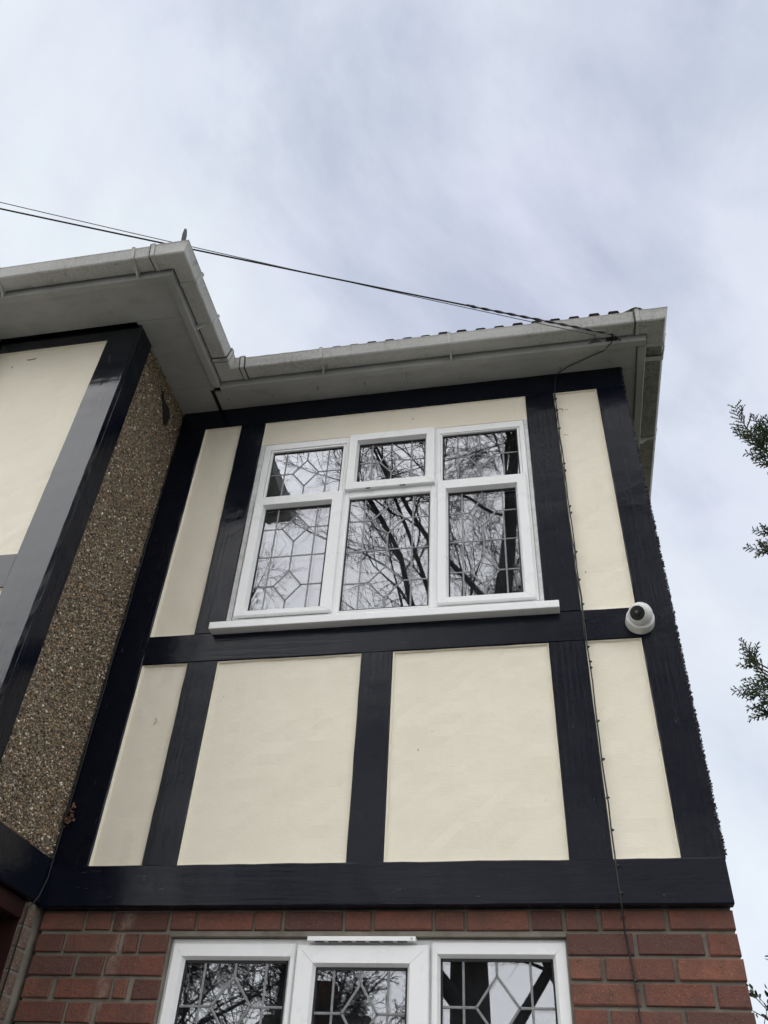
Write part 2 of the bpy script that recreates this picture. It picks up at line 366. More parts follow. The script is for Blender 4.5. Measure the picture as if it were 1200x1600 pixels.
def tray(x0, x1, z0, z1, yf=.0, depth=.017, t=.0030, name='rendered_panel', lips='lrtb'):
    q = MB(); nx, nz = max(2, int((x1-x0)/.05)), max(2, int((z1-z0)/.05)); yb = yf+depth
    vs = []; fs = []
    for j in range(nz+1):
        for i in range(nx+1):
            d = TR.uniform(-.0012, .0012)
            vs.append((x0+(x1-x0)*i/nx, yb+d, z0+(z1-z0)*j/nz))
    for j in range(nz):
        for i in range(nx):
            a = j*(nx+1)+i; fs.append((a, a+1, a+nx+2, a+nx+1))
    q.add(vs, fs); yl = yf+.006
    def lip(pa, pb, inward):
        st = max(3, int((Vector(pb)-Vector(pa)).length/.05)); o = []
        for i in range(st+1):
            p = Vector(pa).lerp(Vector(pb), i/st); w_ = t+TR.uniform(-.0012, .0016); iv = Vector(inward)
            o += [(p.x, yl, p.z), (p.x+iv.x*w_, yl+.0015, p.z+iv.z*w_), (p.x+iv.x*(w_+.003), yb+.002, p.z+iv.z*(w_+.003))]
        f = []
        for i in range(st):
            for h in (0, 1): f.append((i*3+h, i*3+h+1, i*3+h+4, i*3+h+3))
        q.add(o, f)
    e_ = .0005
    lip((x0+e_, 0, z0), (x0+e_, 0, z1), (1, 0, 0)); lip((x1-e_, 0, z0), (x1-e_, 0, z1), (-1, 0, 0))
    lip((x0, 0, z0+e_), (x1, 0, z0+e_), (0, 0, 1)); lip((x0, 0, z1-e_), (x1, 0, z1-e_), (0, 0, -1))
    return q.build(name, 'cream', house)
X = [-.288, -.0635, .0836, .758, .901, 1.580, 1.734, 1.966]
Z1, Z2, Z3, Z4, Z0 = 2.646, 3.558, 3.713, 5.152, 2.494
rail(XL+.003, XR, Z4, ZS+.01); 
post(XL+.003, X[0], Z1+.001, Z4-.001, yf=-.001)
post(X[7], XR, Z1+.001, Z4-.001, yf=-.001)
rail(X[0]+.001, X[7]-.001, Z2, Z3)
post(X[1], X[2], Z3+.001, Z4-.001); post(X[5], X[6], Z3+.001, Z4-.001)
post(X[1], X[2], Z1+.001, Z2-.001); post(X[3], X[4], Z1+.001, Z2-.001); post(X[5], X[6], Z1+.001, Z2-.001)
rail(XL+.003, XR-.006, Z0, Z1, yf=-.014)
tray(X[0], X[1], Z3, Z4); tray(X[6], X[7], Z3, Z4); tray(X[2], X[5], 4.966, Z4, depth=.012)
tray(X[0], X[1], Z1, Z2); tray(X[2], X[3], Z1, Z2); tray(X[4], X[5], Z1, Z2); tray(X[6], X[7], Z1, Z2)

# backing walls round the openings (upper window, lower window)
WX0, WX1, WZ0, WZ1 = .0836, 1.58, 3.70, 4.966
LX0, LX1, LZ0, LZ1 = .098, 1.549, 1.15, 2.416
bw = MB()
for b in [(XL, WX0, 2.50, 5.30), (WX1, XR-.01, 2.50, 5.30), (WX0, WX1, 2.50, WZ0), (WX0, WX1, WZ1, 5.30)]: bw.box(b[0], b[1], .031, .27, b[2], b[3])
bw.build('upper_wall', 'room', house)
BY = .03                          # brick face
wall = MB()
for b in [(XL+.02, LX0+.004, 0, 2.494), (LX1-.004, 2.10, 0, 2.494), (LX0+.004, LX1-.004, 0, LZ0), (LX0+.004, LX1-.004, LZ1+.004, 2.494)]: wall.box(b[0], b[1], BY+.0105, BY+.25, b[2], b[3])
bwall = wall.build('brick_wall', 'mortar', house)
# bricks of the front wall, course by course
BR = random.Random(21)
def brick_obj(x0, x1, z0, z1, y0, y1, parent, m='brick'):
    j = lambda s=.0014: BR.uniform(-s, s)
    x0 += j(); x1 += j(); z0 += j(); z1 += j(); y0 += BR.uniform(-.0018, .0018); c = .0036
    q = MB(); cx, cz, cy = (x0+x1)/2, (z0+z1)/2, y0
    ring = lambda y, d: [(x0+d-cx+j(.0015), y-cy, z0+d-cz+j(.0015)), (x1-d-cx+j(.0015), y-cy, z0+d-cz+j(.0015)), (x1-d-cx+j(.0015), y-cy, z1-d-cz+j(.0015)), (x0+d-cx+j(.0015), y-cy, z1-d-cz+j(.0015))]
    vs = ring(y0, c)+ring(y0+c, 0)+ring(y1, 0)
    fs = [(0, 1, 2, 3)]
    for r in (0, 4):
        for i in range(4): k = (i+1) % 4; fs.append((r+i, r+4+i, r+4+k, r+k))
    fs = [tuple(reversed(f)) for f in fs]; fs[0] = (3, 2, 1, 0) if False else fs[0]
    fs.append((8, 9, 10, 11))
    q.add(vs, fs); o = q.build('brick', m, parent); o.location = (cx, cy, cz); return o
PITCHZ = .0757
top_row = [(-.436, -.262), (-.251, -.150), (-.138, .080), (.092, .190), (.199, .415), (.425, .524), (.536, .754), (.764, .860), (.871, 1.082), (1.094, 1.195), (1.206, 1.423), (1.435, 1.535), (1.548, 1.654), (1.668, 1.879), (1.893, 2.105)]
rows_l = [[(-.434, -.325), (-.314, -.096), (-.078, -.024), (-.010, .096)], [(-.434, -.258), (-.240, -.142), (-.128, .096)],
          [(-.434, -.326), (-.306, -.091), (-.077, -.026), (-.004, .096)], [(-.434, -.250), (-.238, -.142), (-.120, .096)]]
rows_r = [[(1.549, 1.765), (1.780, 1.992), (2.006, 2.104)], [(1.549, 1.652), (1.665, 1.883), (1.898, 2.105)]]
for (a, b) in top_row: brick_obj(a, b, 2.4240, 2.4870, BY, BY+.10, bwall)
for r in range(1, 15):
    zt = 2.4115-(r-1)*PITCHZ; zb = zt-.0640
    for (a, b) in rows_l[(r-1) % 4]: brick_obj(a, b, zb, zt, BY, BY+.10, bwall)
    for (a, b) in rows_r[(r-1) % 2]: brick_obj(a, b, zb, zt, BY, BY+.10, bwall)
bx('lower_brickwork', 'lowbrick', bwall, XL+.01, LX0, BY+.002, BY+.007, .02, 1.33)
bx('lower_brickwork', 'lowbrick', bwall, LX1, 2.10, BY+.002, BY+.007, .02, 1.33)
bx('lower_brickwork', 'lowbrick', bwall, LX0, LX1, BY+.002, BY+.007, .02, LZ0-.03)
bx('lintel', 'mortar', bwall, LX0+.004, LX1-.004, BY+.006, BY+.12, 2.404, 2.4205)

# side and back walls of the main block
sw = MB(); sw.box(1.86, 2.098, BY+.26, 7.2, 0, 2.5); sw.box(-3.9, 2.098, 7.2, 7.4, 0, 5.3); sw.box(-4.1, -3.9, -.6, 7.4, 0, 5.3)
sw.build('ground_floor_side_wall', 'lowbrick', house)
sw = MB(); sw.box(1.86, 2.098, .275, 7.2, 2.5, 5.3); sw.box(2.096, 2.104, .031, .275, 2.5, 5.3); sw.build('dashed_side_wall', 'dash', house)
# rooms behind the windows
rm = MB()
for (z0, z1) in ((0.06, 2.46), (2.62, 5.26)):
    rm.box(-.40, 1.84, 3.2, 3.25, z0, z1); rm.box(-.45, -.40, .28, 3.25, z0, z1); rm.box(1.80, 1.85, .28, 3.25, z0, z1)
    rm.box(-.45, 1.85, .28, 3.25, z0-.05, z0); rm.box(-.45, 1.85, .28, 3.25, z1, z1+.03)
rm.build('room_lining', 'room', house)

# pebbledash: thousands of stones, one part per wall
def pebbles(name, n, gen, nrm, base_parent, dark=None, size=1.0):
    P = gen(n); R_ = np.clip(.0021*np.exp(RNG.exponential(.55, n)), .0021, .0085)*size
    octv = np.array([(1, 0, 0), (0, 1, 0), (-1, 0, 0), (0, -1, 0), (0, 0, 1), (0, 0, -1)], float)
    octf = np.array([(0, 1, 4), (1, 2, 4), (2, 3, 4), (3, 0, 4), (1, 0, 5), (2, 1, 5), (3, 2, 5), (0, 3, 5)])
    A = RNG.normal(size=(n, 3, 3)); Q = np.linalg.qr(A)[0]
    sc = RNG.uniform(.65, 1.35, (n, 1, 3))
    V = np.einsum('nij,nkj->nki', Q, octv[None]*sc)*R_[:, None, None]+P[:, None, :]
    F = (octf[None]+6*np.arange(n)[:, None, None]).reshape(-1, 3)
    me = bpy.data.meshes.new(name); me.vertices.add(6*n); me.vertices.foreach_set('co', V.reshape(-1))
    me.loops.add(24*n); me.loops.foreach_set('vertex_index', F.reshape(-1)); me.polygons.add(8*n)
    me.polygons.foreach_set('loop_start', np.arange(8*n)*3); me.update(calc_edges=True)
    pal = np.array([(.065, .05, .034), (.155, .115, .072), (.235, .175, .108), (.31, .245, .16), (.39, .32, .225), (.27, .165, .09), (.66, .60, .50)])
    w_ = np.array([.15, .22, .22, .17, .10, .10, .04]); c = pal[RNG.choice(7, n, p=w_)]*RNG.uniform(.8, 1.2, (n, 1))*1.25
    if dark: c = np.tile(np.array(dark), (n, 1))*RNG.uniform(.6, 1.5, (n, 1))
    ca = me.color_attributes.new('tint', 'FLOAT_COLOR', 'POINT')
    cc = np.ones((n, 6, 4)); cc[:, :, :3] = c[:, None, :]; ca.data.foreach_set('color', cc.reshape(-1))
    me.materials.append(M['pebble']); o = bpy.data.objects.new(name, me); COL.objects.link(o); o.parent = base_parent; o['kind'] = 'stuff'
    return o
def side_gen(n):
    return np.stack([-.4605+RNG.uniform(-.001, .0035, n), RNG.uniform(-.515, -.001, n), RNG.uniform(2.672, ZS, n)], 1)
dashwall = bx('dashed_side_wall', 'dash', house, -.70, -.461, -.60, .25, 2.52, 5.30)
pebbles('pebbledash', 38000, side_gen, (1, 0, 0), dashwall, None, .85)
def right_gen(n):
    return np.stack([2.110+RNG.uniform(-.003, .010, n), RNG.uniform(.0, .71, n)**2, RNG.uniform(2.66, ZS, n)], 1)
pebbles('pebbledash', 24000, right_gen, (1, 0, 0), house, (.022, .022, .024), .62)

# the projecting bay on the left
YB = -.667
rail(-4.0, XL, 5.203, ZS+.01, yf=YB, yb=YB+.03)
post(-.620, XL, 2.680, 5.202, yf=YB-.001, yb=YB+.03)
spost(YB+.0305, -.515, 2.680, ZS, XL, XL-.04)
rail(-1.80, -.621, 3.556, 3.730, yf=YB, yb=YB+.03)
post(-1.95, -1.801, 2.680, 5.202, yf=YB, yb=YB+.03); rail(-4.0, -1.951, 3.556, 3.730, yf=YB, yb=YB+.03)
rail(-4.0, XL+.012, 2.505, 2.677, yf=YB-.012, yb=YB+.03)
q = MB(); q.prism([(2.505, XL-.03), (2.675, XL-.03), (2.675, XL+.006), (2.671, XL+.010), (2.509, XL+.010), (2.505, XL+.006)], lambda a, p, r: (r, a, p), YB+.031, -.0165, steps=8, jit=.001, rnd=TR); q.build('timber_rail', 'timber_h', house)
tray(-1.80, -.620, 3.730, 5.203, yf=YB); tray(-1.80, -.620, 2.677, 3.556, yf=YB)
tray(-4.0, -1.95, 3.730, 5.203, yf=YB); tray(-4.0, -1.95, 2.677, 3.556, yf=YB)
q = MB(); q.box(-4.0, -.50, YB+.032, YB+.2, 2.5, 5.3); q.build('upper_wall', 'room', house)
# ground floor of the bay: brick return beside the facade, then porch shade drawn as dark red and black boards
pw = MB(); pw.box(-.72, XL-.0055, -.053, .25, 0, 2.503); pier = pw.build('brick_pier', 'mortar', house)
for r in range(16):
    zt = 2.487-r*PITCHZ
    q = MB(); q.box(-.012, .012, -.0, .060, -.0335, .0335); o = q.build('brick', 'old_brick', pier, bevel=.003); o.location = (XL-.014+BR.uniform(-.002, .002), -.056, zt-.0315)
porch = bx('porch_shade_panel', 'maroon', house, -.78, XL-.030, -.0575, -.0525, .02, 2.503)  # near-black red board, shade of the brickwork under the bay put into its colour
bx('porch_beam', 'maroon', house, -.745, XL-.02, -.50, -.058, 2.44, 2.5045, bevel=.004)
bx('porch_shade_slab', 'gasket', house, -.78, -.56, -.075, -.0578, .1, 2.42, bevel=.01)  # black slab standing for the shade inside the porch opening
q = MB(); q.tube([(-.575, -.115, .1), (-.575, -.115, 2.36), (-.575, -.09, 2.40), (-.575, -.06, 2.41)], .009, 8); q.build('porch_rail', 'steel', house, smooth=True)
q = MB(); q.box(-4.0, -.745, YB+.02, YB+.25, 0, 2.504); q.build('bay_brickwork', 'lowbrick', house)
q = MB(); q.box(-.745, XL+.004, YB+.02, YB+.125, 0, 2.504); q.build('bay_corner_pier', 'lowbrick', house)

# ------------------------------------------------------------------ windows
def ring(q, o, i, yf, yb, ch=.012, yg=None, mi=0):
    """mitred frame: outer rect o, inner rect i (x0,x1,z0,z1), a chamfered slope to the glass line"""
    yg = yb if yg is None else yg
    O = [(o[0], o[2]), (o[1], o[2]), (o[1], o[3]), (o[0], o[3])]; I = [(i[0], i[2]), (i[1], i[2]), (i[1], i[3]), (i[0], i[3])]
    J = [(i[0]-ch, i[2]-ch), (i[1]+ch, i[2]-ch), (i[1]+ch, i[3]+ch), (i[0]-ch, i[3]+ch)]
    r = .004
    E = [(o[0]+r, o[2]+r), (o[1]-r, o[2]+r), (o[1]-r, o[3]-r), (o[0]+r, o[3]-r)]
    for a in range(4):
        b = (a+1) % 4; g = .0005
        d = Vector((O[b][0]-O[a][0], O[b][1]-O[a][1])).normalized()*g
        pr = []
        for ptset, y in ((O, yb), (O, yf+r), (E, yf), (J, yf), (I, yg)):
            pr.append(((ptset[a][0]+d.x, y, ptset[a][1]+d.y), (ptset[b][0]-d.x, y, ptset[b][1]-d.y)))
        vs = [p for t in pr for p in t]; fs = [(2*k, 2*k+1, 2*k+3, 2*k+2) for k in range(4)]
        q.add(vs, fs, mi)
def strip(q, a, b, y, w=.0088, h=.0018):
    a = Vector((a[0], 0, a[1])); b = Vector((b[0], 0, b[1])); d = (b-a).normalized(); n = Vector((-d.z, 0, d.x))*w/2
    vs = []
    for p in (a-d*w*.3, b+d*w*.3):
        for s_, yy in ((-1, y), (-.55, y-h), (.55, y-h), (1, y)): vs.append((p.x+n.x*s_, yy, p.z+n.z*s_))
    q.add(vs, [(0, 1, 5, 4), (1, 2, 6, 5), (2, 3, 7, 6), (0, 3, 2, 1), (4, 5, 6, 7)])
def leaded(win, r, yg, kind):
    """glass, gasket and lead lattice inside glass rect r"""
    x0, x1, z0, z1 = r; W = x1-x0; H = z1-z0
    o = bx('pane', 'glass', win, x0-.01, x1+.01, yg, yg+.0012, z0-.01, z1+.01)
    bx('pane', 'glass_in', win, x0-.01, x1+.01, yg+.022, yg+.0232, z0-.01, z1+.01)
    g = MB(); t = .0045
    for b in ((x0-.002, x0+t, z0, z1), (x1-t, x1+.002, z0, z1), (x0, x1, z0-.002, z0+t), (x0, x1, z1-t*1.6, z1+.002)): g.box(b[0], b[1], yg-.004, yg+.03, b[2], b[3])
    g.build('gasket', 'gasket', win)
    q = MB(); y = yg-.0003; P_ = lambda u, v: (x0+W*u, z1-H*v)
    def dia(vc, hw, hv):
        a, b, c, d = P_(.5, vc-hv), P_(.5+hw, vc), P_(.5, vc+hv), P_(.5-hw, vc)
        for s_, e_ in ((a, b), (b, c), (c, d), (d, a)): strip(q, s_, e_, y)
    yv = y+.0004
    for u in (.2, .8): strip(q, P_(u, 0), P_(u, 1), yv)
    if kind == 'top':
        dia(.49, .18, .28); strip(q, P_(0, .49), P_(.32, .49), y); strip(q, P_(.68, .49), P_(1, .49), y)
        strip(q, P_(.5, 0), P_(.5, .21), yv); strip(q, P_(.5, .77), P_(.5, 1), yv)
    elif kind == 'tall':
        for vc in (.215, .775):
            dia(vc, .2, .135); strip(q, P_(0, vc), P_(.3, vc), y); strip(q, P_(.7, vc), P_(1, vc), y)
        strip(q, P_(0, .495), P_(1, .495), y)
        strip(q, P_(.5, 0), P_(.5, .08), yv); strip(q, P_(.5, .35), P_(.5, .64), yv); strip(q, P_(.5, .91), P_(.5, 1), yv)
    else:
        for vc in (.13, .47, .81):
            dia(vc, .19, .085); strip(q, P_(0, vc), P_(.31, vc), y); strip(q, P_(.69, vc), P_(1, vc), y)
        for vv in (.3, .64): strip(q, P_(0, vv), P_(1, vv), y)
        for a, b in ((0, .045), (.215, .385), (.555, .725), (.895, 1)): strip(q, P_(.5, a), P_(.5, b), yv)
    q.build('lead_lattice', 'lead', win)
uw = empty('window', (0, 0, 0), house)
tag(uw, 'white three-light upper window with leaded diamond panes')
YF = .004
fr = MB()
bxs = fr.box
# outer frame with fixed lights
ring(fr, (.110, 1.560, 3.775, 4.9655), (.150, 1.532, 3.786, 4.915), YF, .06, .002)
bxs(.585, .628, YF+.0005, .06, 3.78, 4.92); bxs(1.062, 1.108, YF+.0005, .06, 3.78, 4.92)
bxs(.151, .585, YF+.001, .06, 4.50, 4.545); bxs(1.108, 1.531, YF+.001, .06, 4.505, 4.555); bxs(.628, 1.062, YF+.001, .06, 4.505, 4.56)
fr.build('frame', 'upvc', uw, bevel=.003)
YG = .020
bead = MB()
gTL, gTR, gBM = (.166, .567, 4.556, 4.900), (1.122, 1.519, 4.570, 4.905), (.634, 1.053, 3.800, 4.497)
ring(bead, (.150, .586, 4.544, 4.916), gTL, YF+.003, .05, .003, YG); ring(bead, (1.107, 1.533, 4.554, 4.916), gTR, YF+.003, .05, .003, YG); ring(bead, (.626, 1.064, 3.785, 4.512), gBM, YF+.003, .05, .006, YG)
bead.build('glazing_bead', 'upvc', uw)
sashes = [((.606, 1.082, 4.545, 4.960), (.662, 1.025, 4.606, 4.898), 'top'), ((.121, .600, 3.787, 4.545), (.181, .534, 3.826, 4.476), 'tall'), ((1.097, 1.547, 3.785, 4.552), (1.151, 1.489, 3.829, 4.481), 'tall')]
for o_, g_, kd in sashes:
    q = MB(); ring(q, o_, g_, -.016, YF+.001, .012, YG-.004); q.build('sash', 'upvc', uw)
    leaded(uw, g_, YG-.004, kd)
for g_, kd in ((gTL, 'top'), (gTR, 'top'), (gBM, 'tall')): leaded(uw, g_, YG, kd)
q = MB(); q.box(.720, .745, -.018, -.014, 4.5405, 4.5452); q.box(.90, .93, -.018, -.014, 4.5405, 4.5452); q.build('drip_slot', 'gasket', uw)
q = MB(); q.box(.0845, .1095, .003, .03, 3.745, 4.966); q.build('cover_trim', 'trim', uw, bevel=.002)
q = MB(); q.box(1.5605, 1.5795, .003, .03, 3.745, 4.966); q.build('cover_trim', 'trim', uw, bevel=.002)
q = MB(); q.prism([(-.052, 3.702), (.05, 3.702), (.05, 3.790), (.006, 3.778), (-.052, 3.738)], lambda a, p, r: (a, p, r), .028, 1.641); q.build('sill', 'upvc', uw, bevel=.003)

bx('fill_sheet', 'fill_sheet', uw, .09, 1.575, .155, .16, 3.72, 4.96)  # added sheet behind the upper panes, softens dark reflections
lw = empty('window', (0, 0, 0), house)
tag(lw, 'white ground-floor window with vent strip above the middle sash')
YL = .052
fr = MB(); ring(fr, (LX0+.002, LX1-.002, LZ0, 2.4035), (.135, 1.52, LZ0+.04, 2.36), YL+.012, .13, .002)
fr.box(.575, .60, YL+.0125, .13, LZ0+.03, 2.37); fr.box(1.065, 1.085, YL+.0125, .13, LZ0+.03, 2.37)
fr.build('frame', 'upvc', lw, bevel=.003)
for o_, g_, yy in (((.114, .586, LZ0+.01, 2.386), (.166, .556, LZ0+.06, 2.330), 0), ((.594, 1.071, LZ0+.01, 2.376), (.668, .993, LZ0+.08, 2.306), -.018), ((1.077, 1.544, LZ0+.01, 2.392), (1.110, 1.493, LZ0+.06, 2.340), 0)):
    q = MB(); ring(q, o_, g_, YL+yy, YL+.013, .012, YL+yy+.022); q.build('sash', 'upvc', lw)
    leaded(lw, g_, YL+yy+.022, 'low')
q = MB(); q.box(.632, 1.026, YL-.032, YL+.012, 2.385, 2.401); q.build('vent_strip', 'upvc', lw, bevel=.002)
q = MB()
for i in range(7): q.box(.66+i*.05, .695+i*.05, YL-.0325, YL-.02, 2.3835, 2.3852)
q.build('vent_slot', 'gasket', lw)
q = MB(); q.tube([(1.012, YL-.0328, 2.3935), (1.012, YL-.031, 2.3935)], .005, 12); q.build('screw_cap', 'trim', lw)
q = MB(); q.prism([(-.03, LZ0-.05), (.1, LZ0-.05), (.1, LZ0), (-.03, LZ0-.02)], lambda a, p, r: (a, p, r), .07, 1.58); q.build('sill', 'upvc', lw, bevel=.003)

bx('fill_sheet', 'dark_fill_sheet', lw, .105, 1.54, .20, .205, LZ0, 2.40)  # darker sheet added behind the ground-floor panes for the same fill

# ------------------------------------------------------------------ eaves: soffit, fascia, gutter
FZ = ZS-.020
FB, FS, FM, FR = -.955, -.160, -.188, 2.243     # fascia faces: bay front, bay side, main front, main right
ft = .0455
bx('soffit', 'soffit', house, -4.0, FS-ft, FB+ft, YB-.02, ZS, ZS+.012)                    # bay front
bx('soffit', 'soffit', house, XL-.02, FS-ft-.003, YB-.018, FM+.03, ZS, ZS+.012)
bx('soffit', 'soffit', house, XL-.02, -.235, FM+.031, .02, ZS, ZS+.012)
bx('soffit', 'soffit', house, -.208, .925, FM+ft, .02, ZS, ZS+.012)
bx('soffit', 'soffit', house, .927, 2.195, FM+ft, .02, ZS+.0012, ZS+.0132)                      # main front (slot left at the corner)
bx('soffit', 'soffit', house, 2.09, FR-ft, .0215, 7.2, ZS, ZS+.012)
bx('soffit', 'gasket', house, -.26, -.19, FM+.02, .03, ZS+.014, ZS+.02)
for i in range(26):
    x_ = -.15+.092*i; q = MB(); r_ = TR.uniform(.0016, .0028)
    q.tube([(x_+TR.uniform(-.01, .01), -.03-TR.random()*.09, ZS-.0006), (x_, -.03-TR.random()*.0, ZS+.003)][:1]+[(x_, -.05, ZS+.004)], r_, 6)
    if i % 3 == 0: q.build('nail_head', 'dark_iron', house)
def fascia(name, poly, fn, a0, a1):
    q = MB(); q.prism(poly, fn, a0, a1, steps=max(2, int(abs(a1-a0)/.15)), jit=.0009, rnd=TR); return q.build(name, 'soffit', house)
def fprof(f, s):   # s: direction outward; board with a bevelled lower edge
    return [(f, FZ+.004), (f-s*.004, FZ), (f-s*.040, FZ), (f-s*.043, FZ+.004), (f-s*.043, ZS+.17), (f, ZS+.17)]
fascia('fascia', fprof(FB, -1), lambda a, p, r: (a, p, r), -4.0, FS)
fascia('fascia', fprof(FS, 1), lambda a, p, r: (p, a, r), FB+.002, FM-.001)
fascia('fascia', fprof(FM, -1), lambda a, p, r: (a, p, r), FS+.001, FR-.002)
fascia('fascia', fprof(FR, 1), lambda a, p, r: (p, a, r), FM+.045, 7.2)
# gutter profile: (outward offset, height); open-topped trough with a rolled lip
GP_OFF = 0
GP = [(.008, .080), (.008, .045), (.014, .044), (.088, .040), (.094, .046), (.110, .096), (.114, .104), (.109, .107), (.104, .100), (.090, .050), (.086, .045), (.018, .049), (.014, .052), (.014, .080)]
def gut(name, m, fn, a0, a1, grow=0.0, parent=None):
    poly = [(p-.0*grow+(grow if p > .05 else -grow*.3), z_+(-grow if z_ < .06 else grow)) for p, z_ in GP] if grow else GP
    q = MB(); n = max(2, int(abs(a1-a0)/.12)); q.prism(poly, fn, a0, a1, steps=n); return q.build(name, m, parent or house)
fBf = lambda a, p, r: (a, FB-p, FZ+.0+r); fBs = lambda a, p, r: (FS+p, a, FZ+r); fMf = lambda a, p, r: (a, FM-p, FZ+r); fMr = lambda a, p, r: (FR+p, a, FZ+r)
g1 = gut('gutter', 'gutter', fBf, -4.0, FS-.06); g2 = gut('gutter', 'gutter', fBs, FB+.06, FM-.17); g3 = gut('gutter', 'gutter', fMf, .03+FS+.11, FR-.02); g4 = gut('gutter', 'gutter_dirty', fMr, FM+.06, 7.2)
def corner(fa, fb, name='gutter_corner', poly=None):
    """mitred angle piece: rings along run a, at the mitre, along run b"""
    n = len(GP); gr = .0035; poly = [(p+(gr if p > .05 else 0), z_+(-gr if z_ < .06 else gr)) for p, z_ in GP]
    vs = []
    for f in (fa, None, fb):
        for (p, z_) in poly:
            vs.append(f(p, z_) if f else MIT(p, z_))
    fs = []
    for i in range(2):
        for j in range(n): k = (j+1) % n; fs.append((i*n+j, i*n+k, (i+1)*n+k, (i+1)*n+j))
    fs += [tuple(range(n-1, -1, -1)), tuple(2*n+j for j in range(n))]
    q = MB(); q.add(vs, fs); return q.build(name, 'gutter', house)
MIT = lambda p, z_: (FS+p, FB-p, FZ+z_)
corner(lambda p, z_: (FS-.075, FB-p, FZ+z_), lambda p, z_: (FS+p, FB+.09, FZ+z_))
MIT = lambda p, z_: (FS+p, FM-p, FZ+z_)
corner(lambda p, z_: (FS+p, FM-.19, FZ+z_), lambda p, z_: (FS+.16, FM-p, FZ+z_))
MIT = lambda p, z_: (FR+p, FM-p, FZ+z_)
corner(lambda p, z_: (FR-.03, FM-p, FZ+z_), lambda p, z_: (FR+p, FM+.08, FZ+z_))
def union(fn, a, w_=.022, m='gutter', parent=None):
    q = MB(); gr = .009
    poly = [(p+(gr if p > .05 else -.002), z_+(-gr if z_ < .06 else gr)) for p, z_ in GP]
    q.prism(poly, fn, a-w_/2, a+w_/2, steps=1); return q.build('gutter_clip', m, parent, bevel=.002)
def bracket(fn, a, parent):
    q = MB(); gr = .006; poly = [(p+(gr if p > .05 else -.002), z_+(-gr if z_ < .06 else gr)) for p, z_ in GP]
    q.prism(poly, fn, a-.009, a+.009, steps=1)
    q.prism([(.0, .002), (.012, .004), (.050, .036), (.008, .044), (.0, .044)], fn, a-.004, a+.004); return q.build('gutter_bracket', 'gutter', parent, bevel=.001)
union(fBf, -.235, parent=g1); bracket(fBf, -.345, g1); bracket(fBf, -1.115, g1)
union(fBs, -.865, parent=g2); bracket(fBs, -.60, g2); union(fBs, -.355, parent=g2)
union(fMf, .000, m='gutter', parent=g3); bracket(fMf, .465, g3); bracket(fMf, 1.195, g3); union(fMf, 2.200, parent=g3)
union(fMr, -.115, parent=g4); union(fMr, -.02, w_=.03, parent=g4); bracket(fMr, .60, g4); bracket(fMr, 1.5, g4)
# grime lines at the joints
for fn, a, par in ((fBf, -.249, g1), (fBs, -.342, g2), (fBs, -.370, g2), (fMf, -.014, g3), (fMf, .014, g3), (fMf, 2.184, g3), (fMr, -.040, g4)):
    q = MB(); gr = .0065; poly = [(p+(gr if p > .05 else -.001), z_+(-gr if z_ < .06 else gr)) for p, z_ in GP]
    q.prism(poly, fn, a-.0035, a+.0035); q.build('joint_grime', 'moss', par)
# downpipe on the bay's front wall
q = MB(); q.box(-1.36, -1.285, YB-.085, YB-.012, .2, ZS-.001); o = q.build('downpipe', 'upvc', house, bevel=.012)
q = MB(); q.prism([(-1.365, YB-.09), (-1.28, YB-.09), (-1.28, YB-.0), (-1.365, YB-.0)], lambda a, p, r: (p, r, a), 4.2, 4.26); q.build('pipe_clip', 'upvc', o, bevel=.004)

# ------------------------------------------------------------------ roof
GX, GY = np.arange(-4.25, 2.2901, .05), np.arange(-1.0, 7.4601, .05)
TP = math.tan(RAD(36))
def rh(x, y):
    hA = min(2.29-x, x+4.25, y+.235, 7.46-y); hB = min(-.11-x, x+4.25, y+1.0, 7.46-y)
    return max(hA, hB)
q = MB(); idx = {}; vs = []; fs = []
for j, y in enumerate(GY):
    for i, x in enumerate(GX):
        h = rh(x, y)
        if h >= -.03: idx[(i, j)] = len(vs); vs.append((x, y, FZ+.128+max(h, 0)*TP))
for j in range(len(GY)-1):
    for i in range(len(GX)-1):
        k4 = [idx.get(t_) for t_ in ((i, j), (i+1, j), (i+1, j+1), (i, j+1))]
        if None not in k4: fs.append(tuple(k4))
q.add(vs, fs); roof = q.build('roof', 'roof', house)
# eave tiles with two flat-topped rolls each
def tile_mesh():
    q = MB(); W = .206; prof = []
    for r in range(2):
        o_ = r*.103; prof += [(o_+.0, 0), (o_+.020, 0), (o_+.030, .026), (o_+.036, .031), (o_+.078, .031), (o_+.084, .026), (o_+.094, 0)]
    prof.append((.205, 0)); th = .013
    bot = [(x, z_-th) for x, z_ in reversed(prof)]
    poly = [(x-.103, z_) for x, z_ in prof+bot]; n = len(poly); h = len(prof)
    vs = [(x, 0, z_) for x, z_ in poly]+[(x, .40, z_) for x, z_ in poly]
    fs = [(j, j+n, (j+1) % n+n, (j+1) % n) for j in range(n)]
    for s_ in (0, n):
        for j in range(h-1): fs.append((s_+j, s_+j+1, s_+2*h-2-j, s_+2*h-1-j))
    q.add(vs, fs); return q
first = tile_mesh().build('tile', 'tile', roof)
tl = [first]
def put(loc, rz, dz=0):
    o = first if first.get('used') is None else first.copy()
    if o is not first: COL.objects.link(o); o.parent = roof
    first['used'] = 1
    o.rotation_mode = 'XYZ'; o.rotation_euler = Matrix.Rotation(rz, 4, 'Z').__matmul__(Matrix.Rotation(RAD(33)+TR.uniform(-.015, .015), 4, 'X')).to_euler(); o.location = loc
ZT = FZ+.150
for i in range(11):
    put((-.03+.206*i+TR.uniform(-.003, .003), FM-.066+TR.uniform(-.004, .004), ZT-.029+.0022*i+TR.uniform(-.002, .002)), 0)
